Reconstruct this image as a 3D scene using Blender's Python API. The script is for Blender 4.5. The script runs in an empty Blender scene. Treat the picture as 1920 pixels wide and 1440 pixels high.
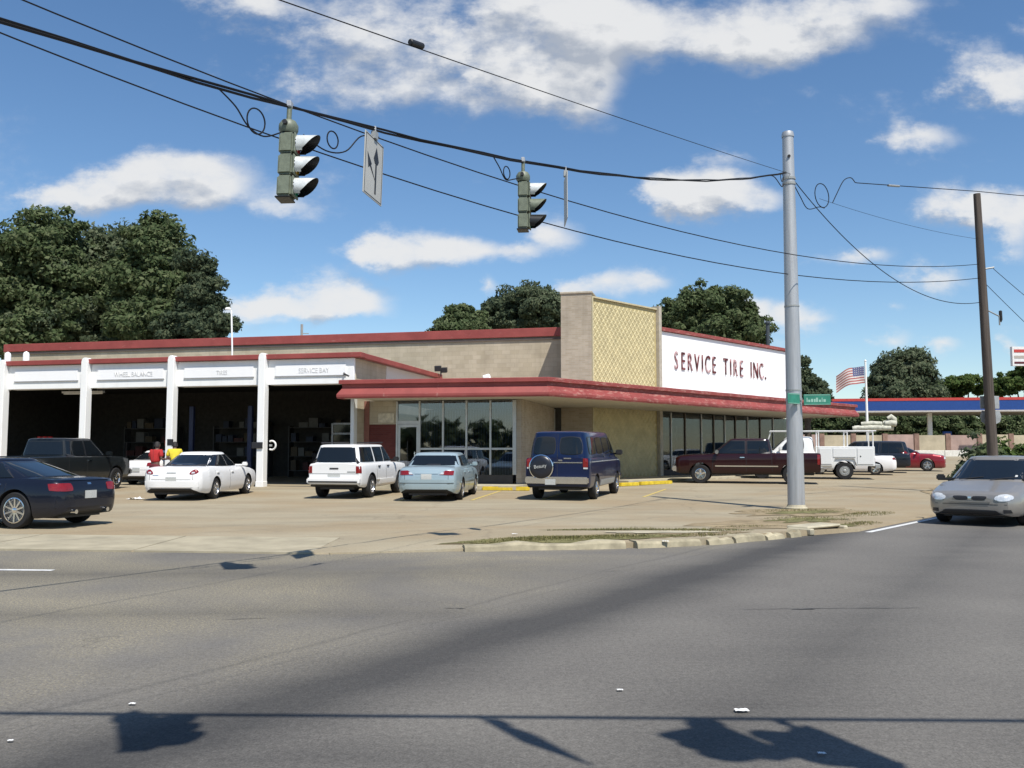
import bpy, bmesh, math, random
import numpy as np
from mathutils import Vector, Matrix
from mathutils.bvhtree import BVHTree

random.seed(7); rng = np.random.default_rng(11)
S = bpy.context.scene
COL = S.collection
R = math.radians

# ------------------------------------------------------------------ camera, sky, sun, exposure
CAM_H = 1.47
cam = bpy.data.cameras.new('camera'); cam.lens = 31.9; cam.sensor_width = 36.0
cam.clip_start = 0.1; cam.clip_end = 3000
co = bpy.data.objects.new('camera', cam); COL.objects.link(co)
PITCH = math.atan(128.0 / 1700.0)
co.location = (0, 0, CAM_H); co.rotation_euler = (math.pi / 2 + PITCH, 0, 0)
S.camera = co

SUN_EL = R(58); SUN_AZ = R(153)          # azimuth clockwise from +Y
sd = Vector((math.sin(SUN_AZ) * math.cos(SUN_EL), math.cos(SUN_AZ) * math.cos(SUN_EL), math.sin(SUN_EL)))
sun = bpy.data.lights.new('sun', 'SUN'); sun.energy = 4.6; sun.angle = R(0.53); sun.color = (1.0, 0.95, 0.87)
so = bpy.data.objects.new('sun', sun); COL.objects.link(so); so.location = (0, 0, 40)
so.rotation_euler = sd.to_track_quat('Z', 'Y').to_euler()

S.view_settings.view_transform = 'Standard'; S.view_settings.look = 'None'
S.view_settings.exposure = 0.30; S.view_settings.gamma = 1.0
S.view_settings.use_curve_mapping = False

def sky_uv(px, py):
    x = (px - 960) / 1700.0; y = 1.0; z = (720 - py) / 1700.0
    c, s = math.cos(PITCH), math.sin(PITCH)
    yy = y * c - z * s; zz = y * s + z * c
    return x / yy, zz / yy

W = bpy.data.worlds.new('World'); S.world = W; W.use_nodes = True
W.cycles.sampling_method = 'MANUAL'; W.cycles.sample_map_resolution = 512
def make_world():
    nt = W.node_tree; nt.nodes.clear(); N = nt.nodes; Lk = nt.links
    # cloud density group: blobs of cumulus by direction
    blobs = [  # px, py, rx, ry, amount
        (760, 40, 330, 80, .85), (930, 150, 190, 90, .95), (1090, 170, 80, 80, .9), (1250, 40, 330, 80, 1.0), (1560, 50, 170, 60, .8),
        (600, 140, 150, 75, .75), (700, 185, 140, 45, .6), (1040, 80, 170, 90, 1.0), (1680, 10, 130, 35, .6), (1400, 90, 200, 45, .6), (480, 5, 150, 30, .6),
        (250, 345, 140, 60, 1.0), (330, 320, 120, 60, 1.0), (170, 370, 90, 40, .9), (420, 350, 120, 50, .8), (560, 378, 90, 28, .55),
        (810, 460, 110, 48, 1.1), (900, 475, 90, 34, .8), (710, 470, 60, 28, .75),
        (600, 545, 90, 44, 1.15), (680, 560, 70, 34, 1.0), (500, 565, 80, 28, .8), (580, 590, 150, 25, .7),
        (1040, 435, 70, 40, .9), (980, 475, 40, 22, .6), (910, 545, 26, 22, .9), (1140, 525, 95, 34, 1.0), (1240, 520, 40, 18, .5), (1060, 545, 50, 30, .7),
        (1330, 350, 110, 46, 1.15), (1250, 345, 60, 30, .85), (1400, 375, 100, 42, 1.0), (1390, 292, 70, 15, .45),
        (1740, 258, 75, 32, .85), (1860, 160, 90, 52, .95), (1910, 150, 60, 45, .9), (1830, 95, 80, 25, .4),
        (1840, 385, 100, 50, .95), (1900, 400, 70, 45, .95), (1890, 470, 60, 35, .85), (1770, 525, 75, 36, .9), (1640, 480, 50, 26, .7), (1530, 492, 110, 22, .6),
        (1430, 585, 60, 32, 1.0), (1520, 600, 55, 32, 1.0), (1400, 565, 40, 22, .8), (1620, 640, 40, 18, .7), (1680, 640, 40, 25, .75), (1775, 652, 36, 20, .8), (1890, 655, 24, 26, .9), (1680, 585, 30, 12, .5), (1850, 300, 40, 18, .4),
        (-160, 250, 190, 70, .9), (-420, 420, 200, 60, .95), (2180, 330, 180, 60, .9), (2350, 520, 170, 45, .9), (2120, 60, 160, 70, .8), (300, -260, 260, 80, .9), (1300, -240, 320, 90, .9), (-100, -120, 200, 60, .7), (2000, -200, 240, 80, .8),
    ]
    big = [q for q in blobs if q[2] * q[3] > 3300 and -50 < q[0] < 1950]
    def cloud_group(name, sel, det):
        g = bpy.data.node_groups.new(name, 'ShaderNodeTree')
        g.interface.new_socket('P', in_out='INPUT', socket_type='NodeSocketVector')
        g.interface.new_socket('D', in_out='OUTPUT', socket_type='NodeSocketFloat')
        gi = g.nodes.new('NodeGroupInput'); go = g.nodes.new('NodeGroupOutput')
        nz = g.nodes.new('ShaderNodeTexNoise'); nz.inputs['Scale'].default_value = 9.5
        nz.inputs['Detail'].default_value = det; nz.inputs['Roughness'].default_value = .62
        mp = g.nodes.new('ShaderNodeVectorMath'); mp.operation = 'MULTIPLY'; mp.inputs[1].default_value = (.8, 1.25, 1)
        g.links.new(gi.outputs[0], mp.inputs[0]); g.links.new(mp.outputs[0], nz.inputs['Vector'])
        w = g.nodes.new('ShaderNodeVectorMath'); w.operation = 'MULTIPLY_ADD'; w.inputs[1].default_value = (.10, .06, 0)
        g.links.new(nz.outputs['Color'], w.inputs[0]); g.links.new(gi.outputs[0], w.inputs[2])
        cur = None
        for (px, py, rx, ry, am) in sel:
            u, v = sky_uv(px, py); sx, sy = 1700 / (rx * 1.45), 1700 / (ry * 1.45)
            m1 = g.nodes.new('ShaderNodeVectorMath'); m1.operation = 'MULTIPLY_ADD'
            m1.inputs[1].default_value = (sx, sy, 0); m1.inputs[2].default_value = (-(u + .05) * sx, -(v + .03) * sy, 0); g.links.new(w.outputs[0], m1.inputs[0])
            gr = g.nodes.new('ShaderNodeTexGradient'); gr.gradient_type = 'SPHERICAL'; g.links.new(m1.outputs[0], gr.inputs[0])
            ad = g.nodes.new('ShaderNodeMath'); ad.operation = 'MULTIPLY_ADD'; ad.inputs[1].default_value = am * 1.25
            g.links.new(gr.outputs['Fac'], ad.inputs[0])
            if cur is None: ad.inputs[2].default_value = 0
            else: g.links.new(cur, ad.inputs[2])
            cur = ad.outputs[0]
        cl = g.nodes.new('ShaderNodeMath'); cl.operation = 'MINIMUM'; cl.inputs[1].default_value = 1.4; g.links.new(cur, cl.inputs[0])
        ad = g.nodes.new('ShaderNodeMath'); ad.operation = 'MULTIPLY_ADD'; ad.inputs[1].default_value = 3.2; ad.inputs[2].default_value = -1.64; g.links.new(nz.outputs['Fac'], ad.inputs[0])
        sm = g.nodes.new('ShaderNodeMath'); sm.operation = 'ADD'; g.links.new(cl.outputs[0], sm.inputs[0]); g.links.new(ad.outputs[0], sm.inputs[1])
        g.links.new(sm.outputs[0], go.inputs[0]); return g
    g0 = cloud_group('cloud_density', blobs, 8.0); g1 = cloud_group('cloud_density_sunward', big, 3.0)
    tc = N.new('ShaderNodeTexCoord')
    sp = N.new('ShaderNodeSeparateXYZ'); Lk.new(tc.outputs['Generated'], sp.inputs[0])
    def m(op, a, b=None, c=None, cl=False):
        n = N.new('ShaderNodeMath'); n.operation = op; n.use_clamp = cl
        for i, v in enumerate((a, b, c)):
            if v is None: continue
            if isinstance(v, (int, float)): n.inputs[i].default_value = v
            else: Lk.new(v, n.inputs[i])
        return n.outputs[0]
    ay = m('MAXIMUM', m('ABSOLUTE', sp.outputs['Y']), .05)
    u = m('DIVIDE', sp.outputs['X'], ay); v = m('DIVIDE', sp.outputs['Z'], ay)
    cb = N.new('ShaderNodeCombineXYZ'); Lk.new(u, cb.inputs[0]); Lk.new(v, cb.inputs[1])
    def dens(off):
        gn = N.new('ShaderNodeGroup'); gn.node_tree = g1 if off else g0
        if off:
            a = N.new('ShaderNodeVectorMath'); a.operation = 'ADD'; a.inputs[1].default_value = off
            Lk.new(cb.outputs[0], a.inputs[0]); Lk.new(a.outputs[0], gn.inputs[0])
        else: Lk.new(cb.outputs[0], gn.inputs[0])
        return gn.outputs[0]
    d0 = dens(None); d1 = dens((.010, .026, 0))
    mr = N.new('ShaderNodeMapRange'); mr.interpolation_type = 'SMOOTHERSTEP'
    mr.inputs['From Min'].default_value = .12; mr.inputs['From Max'].default_value = 1.5
    mr.inputs['To Max'].default_value = .96
    Lk.new(d0, mr.inputs['Value'])
    up = m('MULTIPLY', sp.outputs['Z'], 40, cl=True)
    alpha = m('MULTIPLY', mr.outputs[0], up)
    lit = m('MULTIPLY_ADD', m('SUBTRACT', d0, d1), 1.5, .60, cl=True)
    cc = N.new('ShaderNodeMix'); cc.data_type = 'RGBA'
    cc.inputs[6].default_value = (3.5, 3.85, 4.45, 1); cc.inputs[7].default_value = (6.7, 6.75, 6.8, 1)
    Lk.new(lit, cc.inputs[0])
    sk = N.new('ShaderNodeTexSky'); sk.sky_type = 'NISHITA'; sk.sun_disc = False
    sk.sun_elevation = SUN_EL; sk.sun_rotation = SUN_AZ
    sk.air_density = 1.0; sk.dust_density = .12; sk.ozone_density = 3.0
    hs = N.new('ShaderNodeHueSaturation'); hs.inputs['Saturation'].default_value = 1.13; hs.inputs['Value'].default_value = 1.08
    Lk.new(sk.outputs[0], hs.inputs['Color'])
    mx = N.new('ShaderNodeMix'); mx.data_type = 'RGBA'
    Lk.new(alpha, mx.inputs[0]); Lk.new(hs.outputs[0], mx.inputs[6]); Lk.new(cc.outputs[2], mx.inputs[7])
    bg = N.new('ShaderNodeBackground'); bg.inputs['Strength'].default_value = .10
    Lk.new(mx.outputs[2], bg.inputs['Color'])
    out = N.new('ShaderNodeOutputWorld'); Lk.new(bg.outputs[0], out.inputs['Surface'])
make_world()

# ------------------------------------------------------------------ terrain height
GY = [-400, 24, 55, 90, 130, 900]; GZ = [0, 0, .372, 1.42, 1.9, 3.0]
def G(y): return float(np.interp(y, GY, GZ))

# ------------------------------------------------------------------ materials
MATS = {}
def _pr(name):
    mt = bpy.data.materials.new(name); mt.use_nodes = True
    nt = mt.node_tree; return mt, nt, nt.nodes['Principled BSDF']
def c4(c): return (c[0], c[1], c[2], 1)
def node(nt, t, **kw):
    n = nt.nodes.new(t)
    for k, v in kw.items(): setattr(n, k, v)
    return n
def noise(nt, scale, detail=4, rough=.55, vec=None, dist=0):
    n = node(nt, 'ShaderNodeTexNoise'); n.inputs['Scale'].default_value = scale; n.inputs['Detail'].default_value = detail
    n.inputs['Roughness'].default_value = rough; n.inputs['Distortion'].default_value = dist
    if vec is not None: nt.links.new(vec, n.inputs['Vector'])
    return n.outputs['Fac']
def ramp(nt, fac, pts):
    n = node(nt, 'ShaderNodeValToRGB'); el = n.color_ramp.elements
    while len(el) < len(pts): el.new(.5)
    for e, (p, c) in zip(el, pts):
        e.position = p; e.color = c4(c) if isinstance(c, tuple) else (c, c, c, 1)
    nt.links.new(fac, n.inputs[0]); return n.outputs[0]
def mixc(nt, fac, a, b, mode='MIX'):
    n = node(nt, 'ShaderNodeMix', data_type='RGBA', blend_type=mode)
    for i, v in ((0, fac), (6, a), (7, b)):
        if isinstance(v, (int, float)): n.inputs[i].default_value = v
        elif isinstance(v, tuple): n.inputs[i].default_value = c4(v)
        else: nt.links.new(v, n.inputs[i])
    return n.outputs[2]
def mth(nt, op, a, b=None, c=None, cl=False):
    n = node(nt, 'ShaderNodeMath', operation=op, use_clamp=cl)
    for i, v in enumerate((a, b, c)):
        if v is None: continue
        if isinstance(v, (int, float)): n.inputs[i].default_value = v
        else: nt.links.new(v, n.inputs[i])
    return n.outputs[0]
def bump(nt, p, h, strength=.3, dist=.01):
    b = node(nt, 'ShaderNodeBump'); b.inputs['Strength'].default_value = strength; b.inputs['Distance'].default_value = dist
    nt.links.new(h, b.inputs['Height']); nt.links.new(b.outputs[0], p.inputs['Normal'])
def objvec(nt): return node(nt, 'ShaderNodeTexCoord').outputs['Object']
def geopos(nt): return node(nt, 'ShaderNodeNewGeometry').outputs['Position']

def plain(name, col, rough=.5, metal=0, var=.12, scale=6, spec=.5, coat=0, bmp=0):
    """a colour with slight mottling"""
    if name in MATS: return MATS[name]
    mt, nt, p = _pr(name)
    v = geopos(nt); n1 = noise(nt, scale, 5, .6, v)
    lo = tuple(max(0, x * (1 - var)) for x in col); hi = tuple(min(1, x * (1 + var)) for x in col)
    nt.links.new(ramp(nt, n1, [(.3, lo), (.7, hi)]), p.inputs['Base Color'])
    p.inputs['Roughness'].default_value = rough; p.inputs['Metallic'].default_value = metal
    p.inputs['Specular IOR Level'].default_value = spec; p.inputs['Coat Weight'].default_value = coat
    p.inputs['Coat Roughness'].default_value = .04
    if bmp: bump(nt, p, noise(nt, 60, 3, .6, v), bmp, .005)
    MATS[name] = mt; return mt
def paint(name, col, metal=.0, rough=.32, dirt=.10):
    """car paint: clear coat over colour, a little road dust low down the panels"""
    if name in MATS: return MATS[name]
    mt, nt, p = _pr(name)
    o = objvec(nt); n1 = noise(nt, 3.0, 5, .6, o)
    sp = node(nt, 'ShaderNodeSeparateXYZ'); nt.links.new(o, sp.inputs[0])
    low = mth(nt, 'MULTIPLY', mth(nt, 'MULTIPLY_ADD', sp.outputs[2], -2.2, 1.3, cl=True), n1)
    base = mixc(nt, mth(nt, 'MULTIPLY', low, dirt * 5), col, (.20, .17, .13))
    nt.links.new(base, p.inputs['Base Color'])
    p.inputs['Metallic'].default_value = metal; p.inputs['Roughness'].default_value = rough; p.inputs['Specular IOR Level'].default_value = .2
    p.inputs['Coat Weight'].default_value = .55; p.inputs['Coat Roughness'].default_value = .05
    bump(nt, p, noise(nt, 2.2, 2, .5, o), .05, .02)
    MATS[name] = mt; return mt

def mat_asphalt():
    mt, nt, p = _pr('asphalt'); v = geopos(nt)
    sp = node(nt, 'ShaderNodeSeparateXYZ'); nt.links.new(v, sp.inputs[0]); X, Y = sp.outputs[0], sp.outputs[1]
    wob = noise(nt, .25, 3, .5, v)
    q = mth(nt, 'ADD', mth(nt, 'SUBTRACT', mth(nt, 'MULTIPLY', X, .845), mth(nt, 'MULTIPLY', Y, .535)), mth(nt, 'MULTIPLY_ADD', wob, .5, -.25))
    def band(src, c, wd, amp):
        d = mth(nt, 'DIVIDE', mth(nt, 'ABSOLUTE', mth(nt, 'SUBTRACT', src, c)), wd)
        return mth(nt, 'MULTIPLY', mth(nt, 'POWER', mth(nt, 'SUBTRACT', 1, d, cl=True), 1.5), amp)
    lx = mth(nt, 'MULTIPLY_ADD', X, -.22, .6, cl=True)                       # the front road's tracks fade out towards the junction
    yw = mth(nt, 'ADD', Y, mth(nt, 'MULTIPLY_ADD', wob, 1.0, -.5))
    tr = [band(q, -4.05, .95, 1.25), band(q, -1.7, 1.1, .5), band(q, .1, .9, .35), band(q, 2.0, 1.0, .5), band(q, -5.1, .07, .35), band(q, -4.85, .05, .3),
          mth(nt, 'MULTIPLY', band(yw, 8.4, .8, .38), lx), mth(nt, 'MULTIPLY', band(yw, 11.2, 1.6, .5), lx), mth(nt, 'MULTIPLY', band(yw, 4.4, .8, .7), lx)]
    t = tr[0]
    for k in tr[1:]: t = mth(nt, 'MAXIMUM', t, k)
    stv = node(nt, 'ShaderNodeMapping'); stv.inputs['Rotation'].default_value = (0, 0, R(-57.7)); stv.inputs['Scale'].default_value = (.12, 1.6, 1)
    nt.links.new(v, stv.inputs[0])
    streak = noise(nt, 1.4, 5, .6, stv.outputs[0])
    t = mth(nt, 'MULTIPLY', t, mth(nt, 'MULTIPLY_ADD', streak, 1.2, .45), cl=True)
    big = noise(nt, .35, 5, .6, v)
    base = ramp(nt, big, [(.3, (.120, .112, .101)), (.7, (.172, .161, .142))])
    # patches where the pale stones of the surfacing are laid bare
    gm_ = mth(nt, 'MULTIPLY', ramp(nt, noise(nt, .3, 4, .6, v, .6), [(.36, 0.), (.60, 1.)]), mth(nt, 'MULTIPLY_ADD', q, -.40, -1.55, cl=True))
    stones = noise(nt, 55, 2, .7, v)
    base = mixc(nt, mth(nt, 'MULTIPLY', gm_, ramp(nt, stones, [(.46, .08), (.58, .9)])), base, (.31, .27, .175))
    base = mixc(nt, mth(nt, 'MULTIPLY', t, .80), base, (.042, .041, .040))
    base = mixc(nt, .8, base, ramp(nt, noise(nt, 75, 2, .8, v), [(.25, .25), (.5, .5), (.75, .76)]), 'OVERLAY')
    base = mixc(nt, .6, base, ramp(nt, noise(nt, 24, 3, .75, v), [(.28, .3), (.5, .5), (.72, .70)]), 'OVERLAY')
    # hairline cracks
    vo = node(nt, 'ShaderNodeTexVoronoi', feature='DISTANCE_TO_EDGE'); vo.inputs['Scale'].default_value = .28
    dv = node(nt, 'ShaderNodeVectorMath', operation='ADD'); nt.links.new(v, dv.inputs[0])
    nn = node(nt, 'ShaderNodeTexNoise'); nn.inputs['Scale'].default_value = 1.6; nn.inputs['Detail'].default_value = 4; nt.links.new(v, nn.inputs['Vector'])
    nt.links.new(nn.outputs['Color'], dv.inputs[1]); nt.links.new(dv.outputs[0], vo.inputs['Vector'])
    ck = mth(nt, 'MULTIPLY', mth(nt, 'SUBTRACT', 1, mth(nt, 'DIVIDE', vo.outputs['Distance'], .006), cl=True), ramp(nt, noise(nt, .5, 2, .5, v), [(.55, 0.), (.66, .3)]))
    base = mixc(nt, ck, base, (.03, .03, .03))
    nt.links.new(base, p.inputs['Base Color']); p.inputs['Roughness'].default_value = .85
    p.inputs['Specular IOR Level'].default_value = .3
    bump(nt, p, noise(nt, 70, 3, .7, v), .5, .006)
    return mt
def mat_lot():
    mt, nt, p = _pr('lot_concrete'); v = geopos(nt)
    st = node(nt, 'ShaderNodeMapping'); st.inputs['Scale'].default_value = (.28, .8, 1); st.inputs['Rotation'].default_value = (0, 0, .12); nt.links.new(v, st.inputs[0])
    n1 = noise(nt, .9, 6, .62, st.outputs[0], .5); n2 = noise(nt, .22, 4, .6, v)
    base = ramp(nt, n1, [(.25, (.25, .212, .146)), (.45, (.305, .262, .182)), (.6, (.345, .298, .208)), (.75, (.34, .305, .228))])
    base = mixc(nt, ramp(nt, n2, [(.42, 0.), (.64, .6)]), base, (.29, .212, .122))
    oil = ramp(nt, noise(nt, .8, 5, .65, v, 1.2), [(.60, 0.), (.74, .5)])
    base = mixc(nt, oil, base, (.20, .165, .125))
    base = mixc(nt, .45, base, ramp(nt, noise(nt, 28, 3, .8, v), [(.25, .33), (.5, .5), (.75, .66)]), 'OVERLAY')
    vo = node(nt, 'ShaderNodeTexVoronoi', feature='DISTANCE_TO_EDGE'); vo.inputs['Scale'].default_value = .17
    dv = node(nt, 'ShaderNodeVectorMath', operation='ADD'); nt.links.new(v, dv.inputs[0])
    nn = node(nt, 'ShaderNodeTexNoise'); nn.inputs['Scale'].default_value = .9; nn.inputs['Detail'].default_value = 5; nt.links.new(v, nn.inputs['Vector'])
    nt.links.new(nn.outputs['Color'], dv.inputs[1]); nt.links.new(dv.outputs[0], vo.inputs['Vector'])
    ck = mth(nt, 'SUBTRACT', 1, mth(nt, 'DIVIDE', vo.outputs['Distance'], .009), cl=True)
    base = mixc(nt, mth(nt, 'MULTIPLY', ck, .28), base, (.14, .115, .08))
    nt.links.new(base, p.inputs['Base Color']); p.inputs['Roughness'].default_value = .9; p.inputs['Specular IOR Level'].default_value = .2
    bump(nt, p, noise(nt, 40, 3, .7, v), .35, .006)
    return mt
def mat_block(name, a, b, bw, bh, mortar, rotz, moff=.012):
    """masonry too far off to tell its blocks apart: fine courses in colour and relief"""
    if name in MATS: return MATS[name]
    mt, nt, p = _pr(name); o = objvec(nt)
    sp = node(nt, 'ShaderNodeSeparateXYZ'); nt.links.new(o, sp.inputs[0])
    cb = node(nt, 'ShaderNodeCombineXYZ')
    nt.links.new(mth(nt, 'ADD', sp.outputs[0], sp.outputs[1]), cb.inputs[0]); nt.links.new(sp.outputs[2], cb.inputs[1])
    br = node(nt, 'ShaderNodeTexBrick'); nt.links.new(cb.outputs[0], br.inputs['Vector'])
    br.inputs['Color1'].default_value = c4(a); br.inputs['Color2'].default_value = c4(b); br.inputs['Mortar'].default_value = c4(mortar)
    br.inputs['Scale'].default_value = 1; br.inputs['Brick Width'].default_value = bw; br.inputs['Row Height'].default_value = bh
    br.inputs['Mortar Size'].default_value = moff; br.inputs['Mortar Smooth'].default_value = .3
    n1 = noise(nt, 1.1, 5, .62, o)
    base = mixc(nt, .5, br.outputs['Color'], ramp(nt, n1, [(.25, .36), (.5, .5), (.75, .62)]), 'OVERLAY')
    stm = node(nt, 'ShaderNodeMapping'); stm.inputs['Scale'].default_value = (2.5, 2.5, .22); nt.links.new(o, stm.inputs[0])
    base = mixc(nt, ramp(nt, noise(nt, 1.0, 5, .6, stm.outputs[0]), [(.5, 0.), (.75, .4)]), base, tuple(x * .62 for x in a))
    nt.links.new(base, p.inputs['Base Color']); p.inputs['Roughness'].default_value = .9; p.inputs['Specular IOR Level'].default_value = .2
    bump(nt, p, br.outputs['Fac'], -.5, .012)
    MATS[name] = mt; return mt
def mat_redpaint(name, peel):
    if name in MATS: return MATS[name]
    mt, nt, p = _pr(name); v = geopos(nt)
    st = node(nt, 'ShaderNodeMapping'); st.inputs['Scale'].default_value = (1, 1, 3.5); nt.links.new(v, st.inputs[0])
    base = ramp(nt, noise(nt, 1.2, 5, .6, v), [(.3, (.225, .042, .036)), (.7, (.315, .066, .056))])
    pm = ramp(nt, noise(nt, 3.2, 8, .72, st.outputs[0], .3), [(.62 - peel * .12, 0.), (.74 - peel * .1, .8)])
    base = mixc(nt, pm, base, (.42, .22, .18))
    dk = ramp(nt, noise(nt, 2.6, 6, .7, st.outputs[0]), [(.58, 0.), (.75, .55)])
    base = mixc(nt, dk, base, (.20, .055, .045))
    nt.links.new(base, p.inputs['Base Color']); p.inputs['Roughness'].default_value = .6
    bump(nt, p, noise(nt, 12, 5, .7, v), .25, .01)
    MATS[name] = mt; return mt
def mat_whitewall(name, col=(.86, .86, .84), stain=.22):
    if name in MATS: return MATS[name]
    mt, nt, p = _pr(name); o = objvec(nt)
    st = node(nt, 'ShaderNodeMapping'); st.inputs['Scale'].default_value = (2.0, 2.0, .25); nt.links.new(o, st.inputs[0])
    m1 = ramp(nt, noise(nt, 1.3, 6, .65, st.outputs[0]), [(.5, 0.), (.78, stain)])
    m2 = ramp(nt, noise(nt, 2.2, 6, .7, o), [(.58, 0.), (.78, stain)])
    base = mixc(nt, m1, col, (.50, .48, .42)); base = mixc(nt, m2, base, (.58, .54, .46))
    nt.links.new(base, p.inputs['Base Color']); p.inputs['Roughness'].default_value = .65
    bump(nt, p, noise(nt, 20, 4, .6, o), .12, .008)
    MATS[name] = mt; return mt
def mat_leaf(name, a, b, c):
    if name in MATS: return MATS[name]
    mt, nt, p = _pr(name)
    ge = node(nt, 'ShaderNodeNewGeometry'); rnd = ge.outputs['Random Per Island']
    n1 = noise(nt, .45, 3, .6, ge.outputs['Position'])
    f = mth(nt, 'ADD', mth(nt, 'MULTIPLY', rnd, .6), mth(nt, 'MULTIPLY', n1, .5))
    colr = ramp(nt, f, [(.2, a), (.5, b), (.85, c)])
    nt.links.new(colr, p.inputs['Base Color']); p.inputs['Roughness'].default_value = .85; p.inputs['Specular IOR Level'].default_value = .12
    tr = node(nt, 'ShaderNodeBsdfTranslucent'); nt.links.new(colr, tr.inputs['Color'])
    mx = node(nt, 'ShaderNodeMixShader'); mx.inputs[0].default_value = .42
    nt.links.new(p.outputs[0], mx.inputs[1]); nt.links.new(tr.outputs[0], mx.inputs[2])
    nt.links.new(mx.outputs[0], nt.nodes['Material Output'].inputs['Surface'])
    MATS[name] = mt; return mt
def mat_glass(name, tint=(.72, .80, .86), refl=1.0):
    if name in MATS: return MATS[name]
    mt, nt, p = _pr(name); nt.nodes.remove(p)
    tr = node(nt, 'ShaderNodeBsdfTransparent'); tr.inputs[0].default_value = c4(tint)
    gl = node(nt, 'ShaderNodeBsdfGlossy'); gl.inputs['Roughness'].default_value = .02
    fr = node(nt, 'ShaderNodeFresnel'); fr.inputs[0].default_value = 1.52
    v = geopos(nt); bp = node(nt, 'ShaderNodeBump'); bp.inputs['Strength'].default_value = .06; bp.inputs['Distance'].default_value = .02
    nt.links.new(noise(nt, 1.3, 2, .5, v), bp.inputs['Height']); nt.links.new(bp.outputs[0], gl.inputs['Normal'])
    mx = node(nt, 'ShaderNodeMixShader')
    nt.links.new(mth(nt, 'MULTIPLY_ADD', fr.outputs[0], 1.6 * refl, .04, cl=True), mx.inputs[0])
    nt.links.new(tr.outputs[0], mx.inputs[1]); nt.links.new(gl.outputs[0], mx.inputs[2])
    nt.links.new(mx.outputs[0], nt.nodes['Material Output'].inputs['Surface'])
    MATS[name] = mt; return mt
def mat_wood():
    if 'pole_wood' in MATS: return MATS['pole_wood']
    mt, nt, p = _pr('pole_wood'); o = objvec(nt)
    st = node(nt, 'ShaderNodeMapping'); st.inputs['Scale'].default_value = (14, 14, .5); nt.links.new(o, st.inputs[0])
    n1 = noise(nt, 1.2, 6, .65, st.outputs[0])
    nt.links.new(ramp(nt, n1, [(.3, (.045, .035, .028)), (.7, (.125, .10, .082))]), p.inputs['Base Color'])
    p.inputs['Roughness'].default_value = .9; bump(nt, p, n1, .6, .02); MATS['pole_wood'] = mt; return mt
def mat_galv():
    if 'galvanised_steel' in MATS: return MATS['galvanised_steel']
    mt, nt, p = _pr('galvanised_steel'); o = objvec(nt)
    vo = node(nt, 'ShaderNodeTexVoronoi'); vo.inputs['Scale'].default_value = 14; nt.links.new(o, vo.inputs['Vector'])
    st = node(nt, 'ShaderNodeMapping'); st.inputs['Scale'].default_value = (6, 6, .4); nt.links.new(o, st.inputs[0])
    base = mixc(nt, .5, ramp(nt, noise(nt, 1.5, 6, .65, st.outputs[0]), [(.3, (.33, .36, .38)), (.55, (.45, .48, .50)), (.75, (.40, .40, .38))]), (.5, .5, .5), 'SOFT_LIGHT')
    bw = node(nt, 'ShaderNodeHueSaturation'); bw.inputs['Saturation'].default_value = .35; nt.links.new(base, bw.inputs['Color'])
    nt.links.new(bw.outputs[0], p.inputs['Base Color']); p.inputs['Metallic'].default_value = .45; p.inputs['Roughness'].default_value = .5
    MATS['galvanised_steel'] = mt; return mt

M_ASPH = mat_asphalt(); M_LOT = mat_lot()
M_CONC = plain('pale_concrete', (.43, .39, .285), .9, var=.22, scale=3, spec=.2, bmp=.3)
M_APRON = plain('apron_concrete', (.355, .315, .225), .9, var=.2, scale=1.6, spec=.2, bmp=.3)
M_WALLTAN = mat_block('tan_block', (.40, .345, .25), (.46, .40, .30), .42, .21, (.36, .31, .235), 0, .008)
M_STONE = mat_block('grey_tan_brick', (.36, .30, .225), (.43, .365, .285), .30, .085, (.40, .36, .29), 0, .01)
M_DKRED = mat_block('dark_red_brick', (.115, .032, .028), (.145, .042, .036), .22, .075, (.12, .05, .045), 0, .008)
M_WHITE = mat_whitewall('white_paint'); M_WHITE2 = mat_whitewall('sign_white', (.88, .88, .88), .06)
M_RED = mat_redpaint('red_paint', .05); M_REDOLD = mat_redpaint('red_paint_peeling', .9)
M_CREAM = plain('cream_soffit', (.50, .46, .37), .8, var=.12)
M_YEL = plain('yellow_tile', (.51, .44, .245), .6, var=.14, scale=2.5)
M_YELBACK = plain('yellow_tile_backing', (.45, .375, .185), .8, var=.1)
M_KERBY = plain('kerb_yellow', (.62, .46, .03), .75, var=.25, scale=5)
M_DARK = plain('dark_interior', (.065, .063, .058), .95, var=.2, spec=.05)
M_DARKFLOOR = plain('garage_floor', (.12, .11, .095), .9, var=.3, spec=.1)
M_ALU = plain('aluminium_frame', (.50, .50, .47), .45, .5, var=.08)
M_BLACK = plain('black_rubber', (.018, .018, .019), .75, var=.2, spec=.3)
M_PLASTIC = plain('black_plastic', (.02, .02, .022), .5, var=.1)
M_CABLE = plain('cable_black', (.012, .012, .014), .6, var=.1, spec=.2)
M_GLASS = mat_glass('shop_glass', (.55, .62, .72), 1.5); M_GLASS2 = mat_glass('shop_glass_side', (.34, .40, .44), .42)
M_CARGLASS = plain('car_glass', (.008, .011, .014), .04, var=.05, spec=.5)
M_CHROME = plain('chrome', (.72, .72, .72), .14, 1, var=.05)
M_ALLOY = plain('alloy_rim', (.52, .52, .53), .28, .9, var=.06)
M_LENSRED = plain('red_lens', (.20, .008, .008), .15, var=.15, scale=20, coat=.6)
M_LENSAMB = plain('amber_lens', (.55, .13, .02), .2, var=.1, coat=.5)
M_LENSCLR = plain('clear_lens', (.66, .68, .68), .12, .25, var=.15, scale=25, coat=.8)
M_GALV = mat_galv(); M_WOOD = mat_wood()
M_PLATE = plain('plate_white', (.46, .47, .45), .5, var=.15, scale=40)
M_STEEL = plain('painted_steel_grey', (.33, .34, .33), .5, .2, var=.12)

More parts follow.
